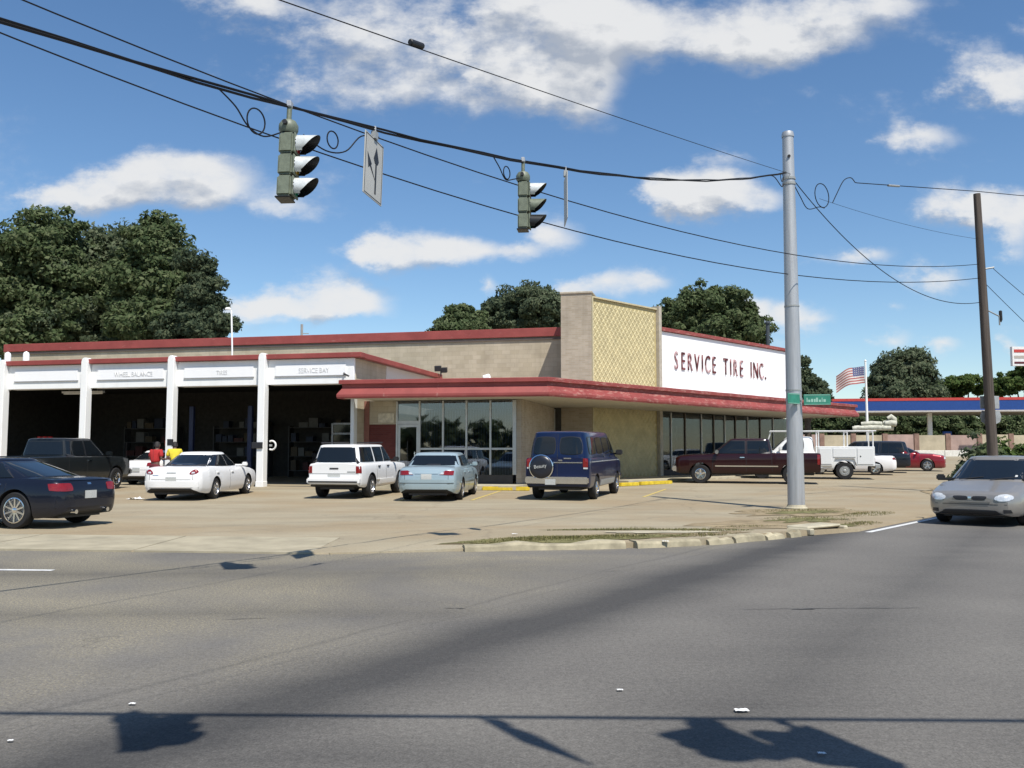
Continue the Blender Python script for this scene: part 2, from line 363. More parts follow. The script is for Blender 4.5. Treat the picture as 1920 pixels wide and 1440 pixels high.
# ------------------------------------------------------------------ mesh helpers
class MB:
    def __init__(s): s.v = []; s.f = []; s.m = []
    def add(s, vs, fs, mi=0):
        b = len(s.v); s.v += [tuple(p) for p in vs]
        for f in fs: s.f.append(tuple(i + b for i in f)); s.m.append(mi)
        return s
    def box(s, x0, x1, y0, y1, z0, z1, mi=0):
        v = [(x0, y0, z0), (x1, y0, z0), (x1, y1, z0), (x0, y1, z0), (x0, y0, z1), (x1, y0, z1), (x1, y1, z1), (x0, y1, z1)]
        return s.add(v, [(0, 3, 2, 1), (4, 5, 6, 7), (0, 1, 5, 4), (1, 2, 6, 5), (2, 3, 7, 6), (3, 0, 4, 7)], mi)
    def obox(s, c, ax, ay, az, mi=0):
        c, ax, ay, az = map(Vector, (c, ax, ay, az))
        v = [c + sx * ax + sy * ay + sz * az for sz in (-1, 1) for sx, sy in ((-1, -1), (1, -1), (1, 1), (-1, 1))]
        return s.add(v, [(0, 3, 2, 1), (4, 5, 6, 7), (0, 1, 5, 4), (1, 2, 6, 5), (2, 3, 7, 6), (3, 0, 4, 7)], mi)
    def prism(s, poly, z0, z1, mi=0):
        n = len(poly); v = [(x, y, z0) for x, y in poly] + [(x, y, z1) for x, y in poly]
        f = [tuple(range(n - 1, -1, -1)), tuple(range(n, 2 * n))] + [(i, (i + 1) % n, n + (i + 1) % n, n + i) for i in range(n)]
        return s.add(v, f, mi)
    def prism_y(s, poly, y0, y1, mi=0):                     # polygon in x, z, extruded along y
        n = len(poly); v = [(x, y0, z) for x, z in poly] + [(x, y1, z) for x, z in poly]
        f = [tuple(range(n)), tuple(range(2 * n - 1, n - 1, -1))] + [((i + 1) % n, i, n + i, n + (i + 1) % n) for i in range(n)]
        return s.add(v, f, mi)
    def tube(s, path, r, n=8, mi=0, cap=True):
        path = [Vector(p) for p in path]; rr = r if isinstance(r, (list, tuple)) else [r] * len(path)
        vs = []; up = None
        for i, p in enumerate(path):
            t = (path[min(i + 1, len(path) - 1)] - path[max(i - 1, 0)]).normalized()
            if up is None or abs(up.dot(t)) > .98: up = Vector((0, 0, 1)) if abs(t.z) < .9 else Vector((1, 0, 0))
            a = (up - t * up.dot(t)).normalized(); b = t.cross(a); up = a
            vs += [p + rr[i] * (math.cos(k * 2 * math.pi / n) * a + math.sin(k * 2 * math.pi / n) * b) for k in range(n)]
        fs = [(i * n + k, i * n + (k + 1) % n, (i + 1) * n + (k + 1) % n, (i + 1) * n + k) for i in range(len(path) - 1) for k in range(n)]
        if cap: fs += [tuple(range(n - 1, -1, -1)), tuple((len(path) - 1) * n + k for k in range(n))]
        return s.add(vs, fs, mi)
    def lathe(s, prof, n=24, axis='z', c=(0, 0, 0), mi=0, cap=False):   # prof: (radius, height)
        vs = []
        for r, h in prof:
            for k in range(n):
                a = 2 * math.pi * k / n; x, y = r * math.cos(a), r * math.sin(a)
                vs.append({'z': (c[0] + x, c[1] + y, c[2] + h), 'y': (c[0] + x, c[1] + h, c[2] + y), 'x': (c[0] + h, c[1] + x, c[2] + y)}[axis])
        fs = [(i * n + k, i * n + (k + 1) % n, (i + 1) * n + (k + 1) % n, (i + 1) * n + k) for i in range(len(prof) - 1) for k in range(n)]
        if cap: fs += [tuple(range(n)), tuple((len(prof) - 1) * n + k for k in range(n))]
        return s.add(vs, fs, mi)
    def grid(s, rows, mi=0, close=False):
        n = len(rows[0]); vs = [p for r in rows for p in r]
        fs = [(i * n + k, i * n + (k + 1) % n, (i + 1) * n + (k + 1) % n, (i + 1) * n + k) for i in range(len(rows) - 1) for k in range(n if close else n - 1)]
        return s.add(vs, fs, mi)
    def mesh(s, name, mats, smooth=None, bevel=0, seg=1):
        me = bpy.data.meshes.new(name); me.from_pydata(s.v, [], s.f)
        for mt in (mats if isinstance(mats, (list, tuple)) else [mats]): me.materials.append(mt)
        me.polygons.foreach_set('material_index', s.m)
        bm = bmesh.new(); bm.from_mesh(me)
        bmesh.ops.recalc_face_normals(bm, faces=bm.faces[:])
        if bevel:
            ed = [e for e in bm.edges if len(e.link_faces) == 2 and e.calc_face_angle(0) > .6]
            bmesh.ops.bevel(bm, geom=ed, offset=bevel, segments=seg, affect='EDGES', clamp_overlap=True)
        bm.to_mesh(me); bm.free()
        if smooth is not None:
            me.polygons.foreach_set('use_smooth', [True] * len(me.polygons)); me.set_sharp_from_angle(angle=R(smooth))
        return me
    def build(s, name, mats, parent=None, smooth=None, bevel=0, seg=1, loc=None, rz=0):
        return link(name, s.mesh(name, mats, smooth, bevel, seg), parent, loc, rz)
def link(name, me, parent=None, loc=None, rz=0):
    o = bpy.data.objects.new(name, me); COL.objects.link(o)
    if parent is not None: o.parent = parent
    if loc is not None: o.location = loc
    if rz: o.rotation_euler = (0, 0, rz)
    return o
def tag(o, label=None, cat=None, group=None, kind=None):
    for k, v in (('label', label), ('category', cat), ('group', group), ('kind', kind)):
        if v: o[k] = v
    return o
def root(name, label, cat, loc=(0, 0, 0), rz=0, group=None):
    o = link(name, None, None, loc, rz); o.empty_display_size = .3
    return tag(o, label, cat, group)
def copy_tree(o, parent=None):
    c = o.copy(); COL.objects.link(c)
    if parent is not None: c.parent = parent
    for ch in o.children: copy_tree(ch, c)
    return c
def text_mesh(txt, size, extrude, mat, sx=1.0, bold=0.0):
    cu = bpy.data.curves.new('lettering', 'FONT'); cu.body = txt; cu.size = size; cu.extrude = extrude; cu.offset = bold
    cu.resolution_u = 3; cu.align_x = 'CENTER'
    ob = bpy.data.objects.new('lettering', cu); COL.objects.link(ob)
    me = bpy.data.meshes.new_from_object(ob.evaluated_get(bpy.context.evaluated_depsgraph_get()))
    bpy.data.objects.remove(ob); bpy.data.curves.remove(cu)
    me.materials.clear(); me.materials.append(mat)
    # letters stand upright facing -y
    me.transform(Matrix(((sx, 0, 0, 0), (0, 0, -1, 0), (0, 1, 0, 0), (0, 0, 0, 1))))
    return me
# ------------------------------------------------------------------ ground, roads, lot
def sheet(name, x0, x1, ys, dz, mat, xs=None):
    xs = xs if xs is not None else np.linspace(x0, x1, 9)
    return tag(MB().grid([[(x, y, G(y) + dz) for x in xs] for y in ys]).build(name, mat), kind='structure')
M_EARTH = plain('verge_earth', (.20, .17, .10), .95, var=.35, scale=.8, spec=.1)
sheet('ground', -900, 900, [-400, -80, 24, 55, 90, 130, 900], -.03, M_EARTH)
sheet('road', -90, 110, [-60, -30, 0, 12, 24, 40, 55, 72, 90], 0, M_ASPH, np.linspace(-90, 110, 21))

KERB = [(-2.64, 13.25), (-.565, 13.73), (1.83, 14.1), (3.28, 14.7), (5.03, 16.1), (6.4, 17.0), (9.64, 21.0), (9.64 + 57.2, 21 + 69.0)]
def lot_right(y): return float(np.interp(y, [k[1] for k in KERB], [k[0] for k in KERB]))
ys = list(np.linspace(13.25, 17, 16)) + list(np.arange(18, 90.1, 1.5))
rows = []
for y in ys:
    xr = lot_right(y); xs = [-75 + (xr + 75) * (k / 40) ** .7 for k in range(41)]
    rows.append([(x, y + .11 * max(0, min(-2.6 - x, 12)) * max(0, (26 - y) / 12.75), G(y) + .022 + .085 * min(1, max(0, (y - 13.3) / 1.2)) * min(1, max(0, (x + 2.4) / 2.5)) * max(0, min(1, (17.8 - y) / 1.8))) for x in xs])
edge = [[r[-1] for r in rows], [(r[-1][0] + .03, r[-1][1], G(r[-1][1]) - .02) for r in rows]]
front = [list(rows[0]), [(p[0], p[1] - .03, -.02) for p in rows[0]]]
tag(MB().grid(rows).grid(edge).grid(front).build('parking_lot', M_LOT, smooth=60), kind='structure')
def lot_z(x, y):
    return G(y) + .022 + .085 * min(1, max(0, (y - 13.3) / 1.2)) * min(1, max(0, (x + 2.4) / 2.5)) * max(0, min(1, (17.8 - y) / 1.8))

# concrete apron along the front road, slab by slab
ap = tag(MB().box(-26, -2.7, 14.2, 15.6, .0, .018).build('apron', M_APRON), kind='structure')
x = -2.9; k = 0
ap_d = .11
while x > -24:
    w = 2.55 + .5 * random.random(); x2 = x - w
    def fy(xx): return 13.28 + ap_d * min(12, max(0, -2.6 - xx))
    MB().add([(x2 + .015, fy(x2) - .05, .026), (x - .015, fy(x) - .05, .026), (x - .015, fy(x) + 2.2, .034), (x2 + .015, fy(x2) + 2.2, .034),
              (x2 + .015, fy(x2) - .05, 0), (x - .015, fy(x) - .05, 0), (x - .015, fy(x) + 2.2, 0), (x2 + .015, fy(x2) + 2.2, 0)],
             [(0, 1, 2, 3), (4, 5, 1, 0), (5, 6, 2, 1), (6, 7, 3, 2), (7, 4, 0, 3)]).build('slab', M_APRON, ap)
    x = x2

# broken kerb round the corner, stone by stone
kb = link('kerb', None); tag(kb, kind='structure')
kpts = [Vector((p[0], p[1], 0)) for p in [(-.75, 13.66), (.6, 13.9), (1.83, 14.1), (2.5, 14.35), (3.28, 14.7), (4.2, 15.4), (5.0, 16.05)]]
def along(pts, d):
    for a, b in zip(pts, pts[1:]):
        l = (b - a).length
        if d <= l: return a.lerp(b, d / l), (b - a).normalized()
        d -= l
    return pts[-1], (pts[-1] - pts[-2]).normalized()
tot = sum((b - a).length for a, b in zip(kpts, kpts[1:])); d = 0
rk = random.Random(4)
while d < tot - .2:
    ln = min(2.55 if d == 0 else rk.uniform(.5, 1.3), tot - d)
    p, t = along(kpts, d + ln / 2); nrm = Vector((-t.y, t.x, 0))
    mb = MB(); rows = []
    for i in range(7):
        q, tt = along(kpts, d + ln * (.015 + .97 * i / 6)); nn = Vector((-tt.y, tt.x, 0))
        h = .115 + rk.uniform(-.035, .012); o = -.07 + rk.uniform(-.015, .015)
        rows.append([q + nn * (o - .02) + Vector((0, 0, -.02)), q + nn * (o + .005) + Vector((0, 0, h * .7)), q + nn * (o + .05) + Vector((0, 0, h)), q + nn * .2 + Vector((0, 0, h + rk.uniform(-.015, .01))), q + nn * .22 + Vector((0, 0, -.02))])
    mb.grid(rows); mb.add(rows[0], [(0, 1, 2, 3, 4)]); mb.add(rows[-1], [(4, 3, 2, 1, 0)])
    so_ = mb.build('kerb_stone', plain('kerb_concrete', (.35, .31, .215), .95, var=.38, scale=2.6, spec=.15, bmp=.6), kb); so_.location.z = rk.uniform(-.02, .01); so_.rotation_euler = (0, 0, 0)
    d += ln + rk.uniform(.01, .16)
# storm drain mouth at the kerb's end
dr = root('storm_drain', 'broken concrete storm drain mouth in the kerb in front of the silver steel pole', 'drain', (5.75, 16.55, 0), R(40))
MB().box(-.55, .55, .1, .55, .10, .15).build('slab', M_CONC, dr, bevel=.02)
MB().box(-.50, .50, .14, .5, .001, .10).build('shade_block', M_BLACK, dr)  # solid black block, its colour standing for the shade inside the mouth
MB().box(-.62, -.5, .0, .5, 0, .12).build('side_block', M_CONC, dr, bevel=.02)
MB().box(.5, .62, .0, .5, 0, .12).build('side_block', M_CONC, dr, bevel=.02)

# painted markings
M_LINEW = plain('road_paint_white', (.62, .62, .60), .7, var=.25, scale=9)
M_LINEY = plain('lot_paint_yellow', (.52, .40, .12), .8, var=.35, scale=7)
def stripe(name, a, b, w, mat, dz, zf=G):
    a, b = Vector((a[0], a[1], 0)), Vector((b[0], b[1], 0)); t = (b - a).normalized(); n = Vector((-t.y, t.x, 0)) * w / 2
    k = max(1, int((b - a).length / 1.5)); rows = []
    for i in range(k + 1):
        p = a.lerp(b, i / k); rows.append([p - n + Vector((0, 0, zf(p.y) + dz)), p + n + Vector((0, 0, zf(p.y) + dz))])
    return tag(MB().grid(rows).build(name, mat), kind='structure')
stripe('edge_line', (6.55, 16.85), (9.75, 20.8), .12, M_LINEW, .005)
stripe('edge_line', (9.75, 20.8), (60, 81.2), .12, M_LINEW, .005)
stripe('lane_line', (-5.72, 11.45), (-9.5, 11.75), .12, M_LINEW, .005)
M_TAR = plain('tar_seam', (.022, .022, .023), .7, var=.3, scale=9)
def crack(a, b, w_, seed):
    rr = random.Random(seed); a, b = Vector((*a, 0)), Vector((*b, 0)); t = (b - a).normalized(); n_ = Vector((-t.y, t.x, 0)); L_ = (b - a).length; k = max(4, int(L_ / .09)); rows = []; o = 0
    for i in range(k + 1):
        o = o * .8 + rr.uniform(-.02, .02); w2 = w_ * rr.uniform(.3, 1.2) * (.2 if i in (0, k) else 1); p = a + t * (L_ * i / k) + n_ * o
        rows.append([p - n_ * w2 / 2 + Vector((0, 0, .004)), p + n_ * w2 / 2 + Vector((0, 0, .004))])
    tag(MB().grid(rows).build('road_seam', M_TAR), kind='structure')
for k, (p_, q_, w_) in enumerate((((2.1, 8.63), (3.9, 8.70), .012), ((2.62, 8.64), (2.85, 8.65), .035), ((-2.6, 8.1), (-2.15, 8.18), .014), ((-.65, 8.72), (-.42, 8.70), .02))): crack(p_, q_, w_, k)
for a, b in (((-3.3, 26.6), (-2.6, 32.0)), ((-1.2, 26.9), (-.4, 32.0)), ((.9, 27.2), (2.0, 32.0)), ((4.1, 28.5), (5.6, 33.2))):
    stripe('parking_line', a, b, .1, M_LINEY, .028)

# ------------------------------------------------------------------ the garage wing (open bays)
GO = (-9.6, 35.3); GROT = math.atan2(-.224, .975)
def gl(x, y):                                                # garage frame to world
    c, s = math.cos(GROT), math.sin(GROT); return GO[0] + c * x - s * y, GO[1] + s * x + c * y
gar = root('service_garage', 'white fronted repair garage with four open bays and a red roof edge', 'garage', (GO[0], GO[1], .10), GROT)
ZB = .10
def z(a): return a - ZB
XL, XR, YB = -16.2, 3.71, 9.8
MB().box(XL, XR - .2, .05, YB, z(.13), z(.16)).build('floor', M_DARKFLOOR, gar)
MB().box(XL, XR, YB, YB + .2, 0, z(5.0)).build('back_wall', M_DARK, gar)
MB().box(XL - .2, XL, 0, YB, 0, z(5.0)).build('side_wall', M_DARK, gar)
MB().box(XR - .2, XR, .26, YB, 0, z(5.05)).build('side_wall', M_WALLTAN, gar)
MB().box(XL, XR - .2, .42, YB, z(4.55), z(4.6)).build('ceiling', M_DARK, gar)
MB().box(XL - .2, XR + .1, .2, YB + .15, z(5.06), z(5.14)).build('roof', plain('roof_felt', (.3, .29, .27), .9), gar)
# red coping round the roof edge
cp = MB()
cp.prism_y([(XL - .4, z(5.07)), (XR + .35, z(5.07)), (XR + .35, z(5.26)), (XL - .4, z(5.26))], -.28, .18)
cp.build('coping', M_RED, gar, bevel=.015)
MB().box(XR + .1, XR + .36, .185, YB + .2, z(5.05), z(5.25)).build('coping', M_RED, gar, bevel=.015)
# tan return and pale board of the side wall, above the canopy
MB().box(XR - .02, XR + .03, .02, 3.2, z(4.1), z(5.05)).build('wall_panel', M_WALLTAN, gar)
MB().box(XR + .0, XR + .04, 3.22, YB - .05, z(4.1), z(5.05)).build('wall_panel', mat_whitewall('pale_board', (.62, .60, .55), .2), gar)
# columns with flared shoulders and rounded caps
COLX = [-15.81, -11.86, -7.9, -3.95, 0.0]
CW = .145
for cx in COLX:
    c = MB(); prof = [(-CW, 0), (CW, 0), (CW, z(5.14)), (CW * .8, z(5.25)), (CW * .35, z(5.31)), (-CW * .35, z(5.31)), (-CW * .8, z(5.25)), (-CW, z(5.14))]
    c.prism_y([(cx + p_, q_) for p_, q_ in prof], -.38, -.03); co_ = c.build('column', M_WHITE, gar, bevel=.02, seg=2)
    MB().box(cx - CW - .012, cx + CW + .012, -.392, -.03, 0, z(.36)).build('column_foot', M_WHITE, co_, bevel=.012)
MB().box(XR - .14, XR + .0, -.05, .25, 0, z(4.05)).build('door_jamb', mat_whitewall('jamb_white', (.66, .66, .62), .2), gar)
# beams over the bays with their sign boards
M_FADED = plain('faded_grey_lettering', (.64, .64, .64), .8, var=.25, scale=14)
M_SIGNFRAME = plain('sign_frame_grey', (.36, .36, .37), .6, var=.15)  # grey of the bar along each board's lower edge
bays = [(COLX[i] + CW + .004, COLX[i + 1] - CW - .004) for i in range(4)] + [(CW + .004, XR)]
texts = [None, None, 'WHEEL BALANCE', 'TIRES', 'SERVICE BAY']
for (x0, x1), tx in zip(bays, texts):
    b = MB().box(x0, x1, -.12, .40, z(4.08), z(5.06)).build('bay_beam', M_WHITE, gar, bevel=.012)
    xc, hw = (x0 + x1) / 2, (x1 - x0) / 2 - .32
    sb = MB().box(xc - hw, xc + hw, -.150, -.121, z(4.42), z(4.83)).build('sign_board', M_WHITE2, b)
    fr = MB()
    fr.box(xc - hw - .02, xc + hw + .02, -.165, -.122, z(4.385), z(4.418))
    fr.build('sign_frame', M_SIGNFRAME, b)
    if tx:
        me = text_mesh(tx, .27 if len(tx) > 6 else .24, .006, M_FADED, .82)
        o = link('lettering', me, b); o.location = (xc + .15, -.157, z(4.52))
# brackets of a missing lamp at the end of the last board
MB().tube([(XR - .38, -.16, z(4.47)), (XR - .3, -.34, z(4.44)), (XR - .12, -.30, z(4.34))], .035).build('lamp_bracket', M_PLASTIC, gar)

# things in the bays
def glabel(o, l, c, g=None): return tag(o, l, c, g)
M_BLUE = plain('lift_blue', (.014, .024, .075), .5)
for i, (xx, yy, lab) in enumerate(((-5.2, 3.2, 'dark blue steel lift post standing left in the second garage bay'), (-2.4, 3.2, 'dark blue steel lift post in the middle of the third garage bay'))):
    w = gl(xx, yy); lf = root('lift_post', lab, 'car lift', (w[0], w[1], .165), GROT, 'car lift posts inside the garage')
    MB().box(-.3, .3, -.3, .3, 0, .03).build('base_plate', M_BLUE, lf)
    MB().box(-.10, .10, -.08, .08, .03, 3.3).build('post', M_BLUE, lf, bevel=.01)
    MB().box(-.17, .17, -.18, -.102, .35, .95).build('carriage', M_BLUE, lf)
    MB().obox((.45, -.3, .4), (.4, 0, 0), (0, .05, 0), (0, 0, .04)).build('arm', M_BLUE, lf)
w = gl(-9.3, 1.4); ft = root('tube_lamp', 'long unlit white tube lamp hanging in the second garage bay', 'lamp', (w[0], w[1], 4.0), GROT)
MB().box(-1.0, 1.0, -.08, .08, .0, .08).build('housing', plain('lamp_white', (.7, .7, .68), .5), ft)
MB().tube([(-.95, 0, -.03), (.95, 0, -.03)], .022).build('tube', plain('tube_glass', (.8, .8, .8), .3), ft)
for xx in (-.7, .7): MB().tube([(xx, 0, .08), (xx, 0, .56)], .008).build('hanger', M_STEEL, ft)
# office partition at the back of the last bay
w = gl(1.05, 6.2); of = root('office_partition', 'pale framed glazed office front at the back of the last garage bay', 'partition', (w[0], w[1], .165), GROT)
M_FRAMEG = plain('partition_frame', (.62, .64, .66), .5)
for fx in (-1.0, .25, 1.2, 2.4):
    MB().box(fx - .04, fx + .04, -.04, .04, 0, 2.62).build('frame_post', M_FRAMEG, of)
for fz in (2.15, 2.6):
    for a, b in ((-.96, .21), (.29, 1.16), (1.24, 2.36)): MB().box(a, b, -.035, .035, fz - .04, fz + .04).build('frame_rail', M_FRAMEG, of)
for a, b in ((-.96, .21), (.29, 1.16), (1.24, 2.36)):
    MB().box(a, b, -.006, .006, .04, 2.1).build('pane', M_CARGLASS, of); MB().box(a, b, -.006, .006, 2.2, 2.55).build('pane', M_CARGLASS, of)
M_BOXES = [plain('carton_tan', (.10, .078, .05), .8), plain('carton_white', (.16, .16, .15), .8), plain('carton_blue', (.02, .03, .06), .6), plain('carton_red', (.07, .016, .014), .6)]
def rack(x_, y_, w_, lab, rz_=0, seed=1):
    rr = random.Random(seed); ww = gl(x_, y_); r_ = root('shelf_rack', lab, 'shelf', (ww[0], ww[1], .165), GROT + rz_, 'shelf racks inside the garage')
    for px_ in (-w_ / 2, w_ / 2): MB().box(px_ - .03, px_ + .03, -.25, .25, 0, 2.6).build('upright', plain('rack_dark', (.07, .07, .07), .6), r_)
    for k_, hz in enumerate((.4, 1.1, 1.8, 2.5)):
        MB().box(-w_ / 2 + .031, w_ / 2 - .031, -.25, .25, hz, hz + .03).build('shelf', plain('rack_dark', (.07, .07, .07), .6), r_)
        q = -w_ / 2 + .1
        while q < w_ / 2 - .35:
            bw = rr.uniform(.22, .5); bh = rr.uniform(.18, .5)
            if rr.random() < .8:
                wx = Vector((q + bw / 2, 0)); cc_, ss_ = math.cos(GROT + rz_), math.sin(GROT + rz_)
                MB().box(q, q + bw, -.2, .18, hz + .032, hz + .032 + bh).build('carton', rr.choice(M_BOXES), r_)
            q += bw + .06
rack(-11.0, 8.9, 3.0, 'steel rack of cartons on the back wall of the first bay', 0, 3); rack(-6.0, 9.0, 3.0, 'steel rack of cartons on the back wall of the second bay', 0, 5); rack(-2.0, 9.0, 2.8, 'steel rack of cartons on the back wall of the third bay', 0, 8)
# tyres stacked against the dark walls
def tyre_me(r=.33, w=.21):
    return MB().lathe([(r * .6, -w / 2), (r * .92, -w / 2), (r, -w * .36), (r, w * .36), (r * .92, w / 2), (r * .6, w / 2), (r * .6, -w / 2)], 20).mesh('tyre', M_BLACK, 40)
tm = tyre_me(); n = 0
for (sx, sy, cnt, wh) in ((1.2, 2.6, 5, 'left of the office front in the last bay'), (.7, 3.5, 6, 'deep beside the fourth white column')):
    for k in range(cnt):
        w = gl(sx + random.uniform(-.03, .03), sy + random.uniform(-.03, .03))
        t = link('tyre', tm, None, (w[0], w[1], .16 + .105 + k * .213), random.random())
        tag(t, ('bottom' if k == 0 else 'top' if k == cnt - 1 else ['second', 'third', 'fourth', 'fifth'][k - 1]) + ' black tyre of the stack ' + wh, 'tyre', 'tyres stacked in the garage')
# hose hook and boxes on the columns
w = gl(0.0, -.3); hb = root('column_box', 'black control box fixed on the fourth white garage column', 'box', (w[0], w[1], 1.62), GROT)
MB().box(-.32, .12, -.14, 0, 0, .24).build('case', M_PLASTIC, hb, bevel=.01); MB().box(-.06, .04, -.05, 0, -.32, -.16).build('switch', M_PLASTIC, hb)
w = gl(.30, .0); ho = root('hose_ring', 'white coiled hose ring hung on the side of the fourth garage column', 'hose', (w[0], w[1], 1.74), GROT)
MB().tube([(.17 * math.cos(a), 0, .17 * math.sin(a)) for a in np.linspace(-2.1, 2.1, 20)], .035).build('coil', plain('hose_white', (.75, .75, .73), .5), ho)
MB().obox((-.04, 0, 0), (.05, 0, 0), (0, .03, 0), (0, 0, .04)).build('hook', M_STEEL, ho)
w = gl(-3.95, -.3); hb2 = root('notice_box', 'small dark and red notice box on the third garage column', 'box', (w[0], w[1], 1.75), GROT)
MB().box(-.05, .17, -.1, 0, 0, .24).build('case', M_PLASTIC, hb2, bevel=.01); MB().box(-.17, -.055, -.05, 0, -.02, .2).build('panel', plain('notice_red', (.4, .10, .07), .5), hb2)

# ------------------------------------------------------------------ the shop: upper walls, pillar, tile screen, sign wall, shopfront, canopy
shop = root('tire_shop', 'tan shop building with yellow tiled screen, white sign wall and red canopy', 'shop', (GO[0], GO[1], .10), GROT)
def lg(X, Y):                                                # world to garage frame
    c, s = math.cos(GROT), math.sin(GROT); dx, dy = X - GO[0], Y - GO[1]; return c * dx + s * dy, -s * dx + c * dy
P0 = lg(3.57, 40.5); SE = lg(16.5, 53.9); SM = lg(7.06, 44.1)
SD = Vector((SE[0] - P0[0], SE[1] - P0[1])); SLEN = SD.length; SD.normalize(); SN = Vector((SD.y, -SD.x))   # along the side, outward
def sp_(t, o=0): return (P0[0] + SD.x * t + SN.x * o, P0[1] + SD.y * t + SN.y * o)
def swall(mb, t0, t1, o0, o1, z0, z1): return mb.prism([sp_(t0, o0), sp_(t0, o1), sp_(t1, o1), sp_(t1, o0)], z0, z1)
# upper wall over the garage roof, and its red band
MB().box(-21.2, 10.28, 10.22, 10.5, z(.2), z(7.0)).build('upper_wall', M_WALLTAN, shop)
MB().box(-21.35, 10.28, 10.10, 10.55, z(7.0), z(7.42)).build('roof_band', M_RED, shop, bevel=.015)
MB().box(-21.2, 10.28, 10.15, 10.22, z(6.86), z(6.96)).build('gutter', plain('gutter_dark', (.10, .08, .07), .7), shop)
MB().box(-21.3, -21.05, 10.12, 26, z(.2), z(7.0)).build('end_wall', M_WALLTAN, shop)
MB().prism([(-21.0, 10.56), (10.2, 10.56), sp_(5.3, -.2), sp_(SLEN - .1, -.2), sp_(SLEN - .1, -16), (-21.0, 26)], z(6.75), z(6.95)).build('roof', plain('roof_felt', (.3, .29, .27), .9), shop)
# masonry pillar
MB().box(10.29, 11.685, 7.97, 10.7, z(.25), z(8.62)).build('pillar', M_STONE, shop)
MB().box(10.24, 11.73, 7.92, 10.75, z(8.62), z(8.72)).build('pillar_cap', plain('cap_stone', (.42, .37, .29), .85, var=.2), shop, bevel=.02)
# yellow tile screen: backing and its raised lozenges, row by row
TL = 5.03
swall(MB(), .0, TL, -.25, -.02, z(.28), z(8.42)).build('screen_backing', M_YELBACK, shop)
tile = MB(); pu, pv = .30, .36
nu, nv = int(TL / pu), int(8.1 / pv)
for i in range(nu):
    for j in range(nv * 2):
        t = .03 + (i + .5) * pu + (pu / 2 if j % 2 else 0); zz = z(.32) + (j + 1) * pv / 2 * .985
        if t > TL - .16: continue
        a = (pu * .478, pv * .478); ctr = sp_(t, .05); e = [sp_(t - a[0], -.02), sp_(t + a[0], -.02)]
        tw = [(e[0][0], e[0][1], zz), (*sp_(t, -.02), zz - a[1]), (e[1][0], e[1][1], zz), (*sp_(t, -.02), zz + a[1])]
        ii = .60; inn = [(*sp_(t - a[0] * ii, .006), zz), (*sp_(t, .006), zz - a[1] * ii), (*sp_(t + a[0] * ii, .006), zz), (*sp_(t, .006), zz + a[1] * ii)]
        dish = (*sp_(t, -.004), zz)
        tile.add(tw + inn + [dish], [(0, 1, 5, 4), (1, 2, 6, 5), (2, 3, 7, 6), (3, 0, 4, 7), (4, 5, 8), (5, 6, 8), (6, 7, 8), (7, 4, 8)])
tag(tile.build('screen_tile', M_YEL, shop), kind='stuff')
swall(MB(), -.02, .05, -.25, .08, z(.28), z(8.46)).build('screen_edge', plain('cream_trim', (.50, .44, .28), .7), shop)
swall(MB(), 0, TL, -.25, .07, z(8.43), z(8.50)).build('screen_cap', plain('cream_trim', (.50, .44, .28), .7), shop)
# slim post beside the screen
swall(MB(), TL + .01, TL + .24, -.3, .16, z(.28), z(8.62)).build('trim_post', plain('post_stone', (.42, .38, .31), .85, var=.15), shop)
# white sign wall with red top trim
swall(MB(), TL + .26, SLEN, -.3, .0, z(4.2), z(7.42)).build('sign_wall', M_WALLTAN, shop)
sgn = link('sign_face', swall(MB(), TL + .28, SLEN - .02, .002, .08, z(4.55), z(7.40)).mesh('sign_face', M_WHITE2), shop)
swall(MB(), TL + .25, SLEN + .05, -.32, .20, z(7.425), z(7.60)).build('roof_band', M_REDOLD, shop, bevel=.012)
MB().prism([sp_(SLEN - .22, -.31), sp_(SLEN, -.31), sp_(SLEN, -16), sp_(SLEN - .22, -16)], z(.25), z(7.1)).build('end_wall', M_WALLTAN, shop)
# raised sign letters, half faded
M_LET = None
def mat_letter():
    mt, nt, p = _pr('sign_letter_red'); v = geopos(nt)
    base = ramp(nt, noise(nt, 1.9, 3, .6, v), [(.40, (.06, .010, .010)), (.50, (.17, .035, .035)), (.58, (.50, .32, .32)), (.70, (.72, .62, .62))])
    nt.links.new(base, p.inputs['Base Color']); p.inputs['Roughness'].default_value = .6; return mt
M_LET = mat_letter()
HT = .95
lt0, lt1 = 6.25, 15.75                                        # along the wall
SROT = math.atan2(SD.y, SD.x)
word = 'SERVICE TIRE INC.'
adv = {' ': .85, 'I': .62, '.': .5}
tot = sum(adv.get(ch, 1.0) for ch in word); cur = lt0; un = (lt1 - lt0) / tot
for ch in word:
    a = adv.get(ch, 1.0) * un
    if ch != ' ':
        me = text_mesh(ch, HT / .73, .02, M_LET, .60, -.004)
        xs_ = [q.co.x for q in me.vertices]; off = (max(xs_) + min(xs_)) / 2
        for q in me.vertices: q.co.x -= off
        o = link('letter', me, sgn); X, Y = sp_(cur + a / 2, .12); o.location = (X, Y, z(5.62)); o.rotation_euler = (0, 0, SROT)
    cur += a
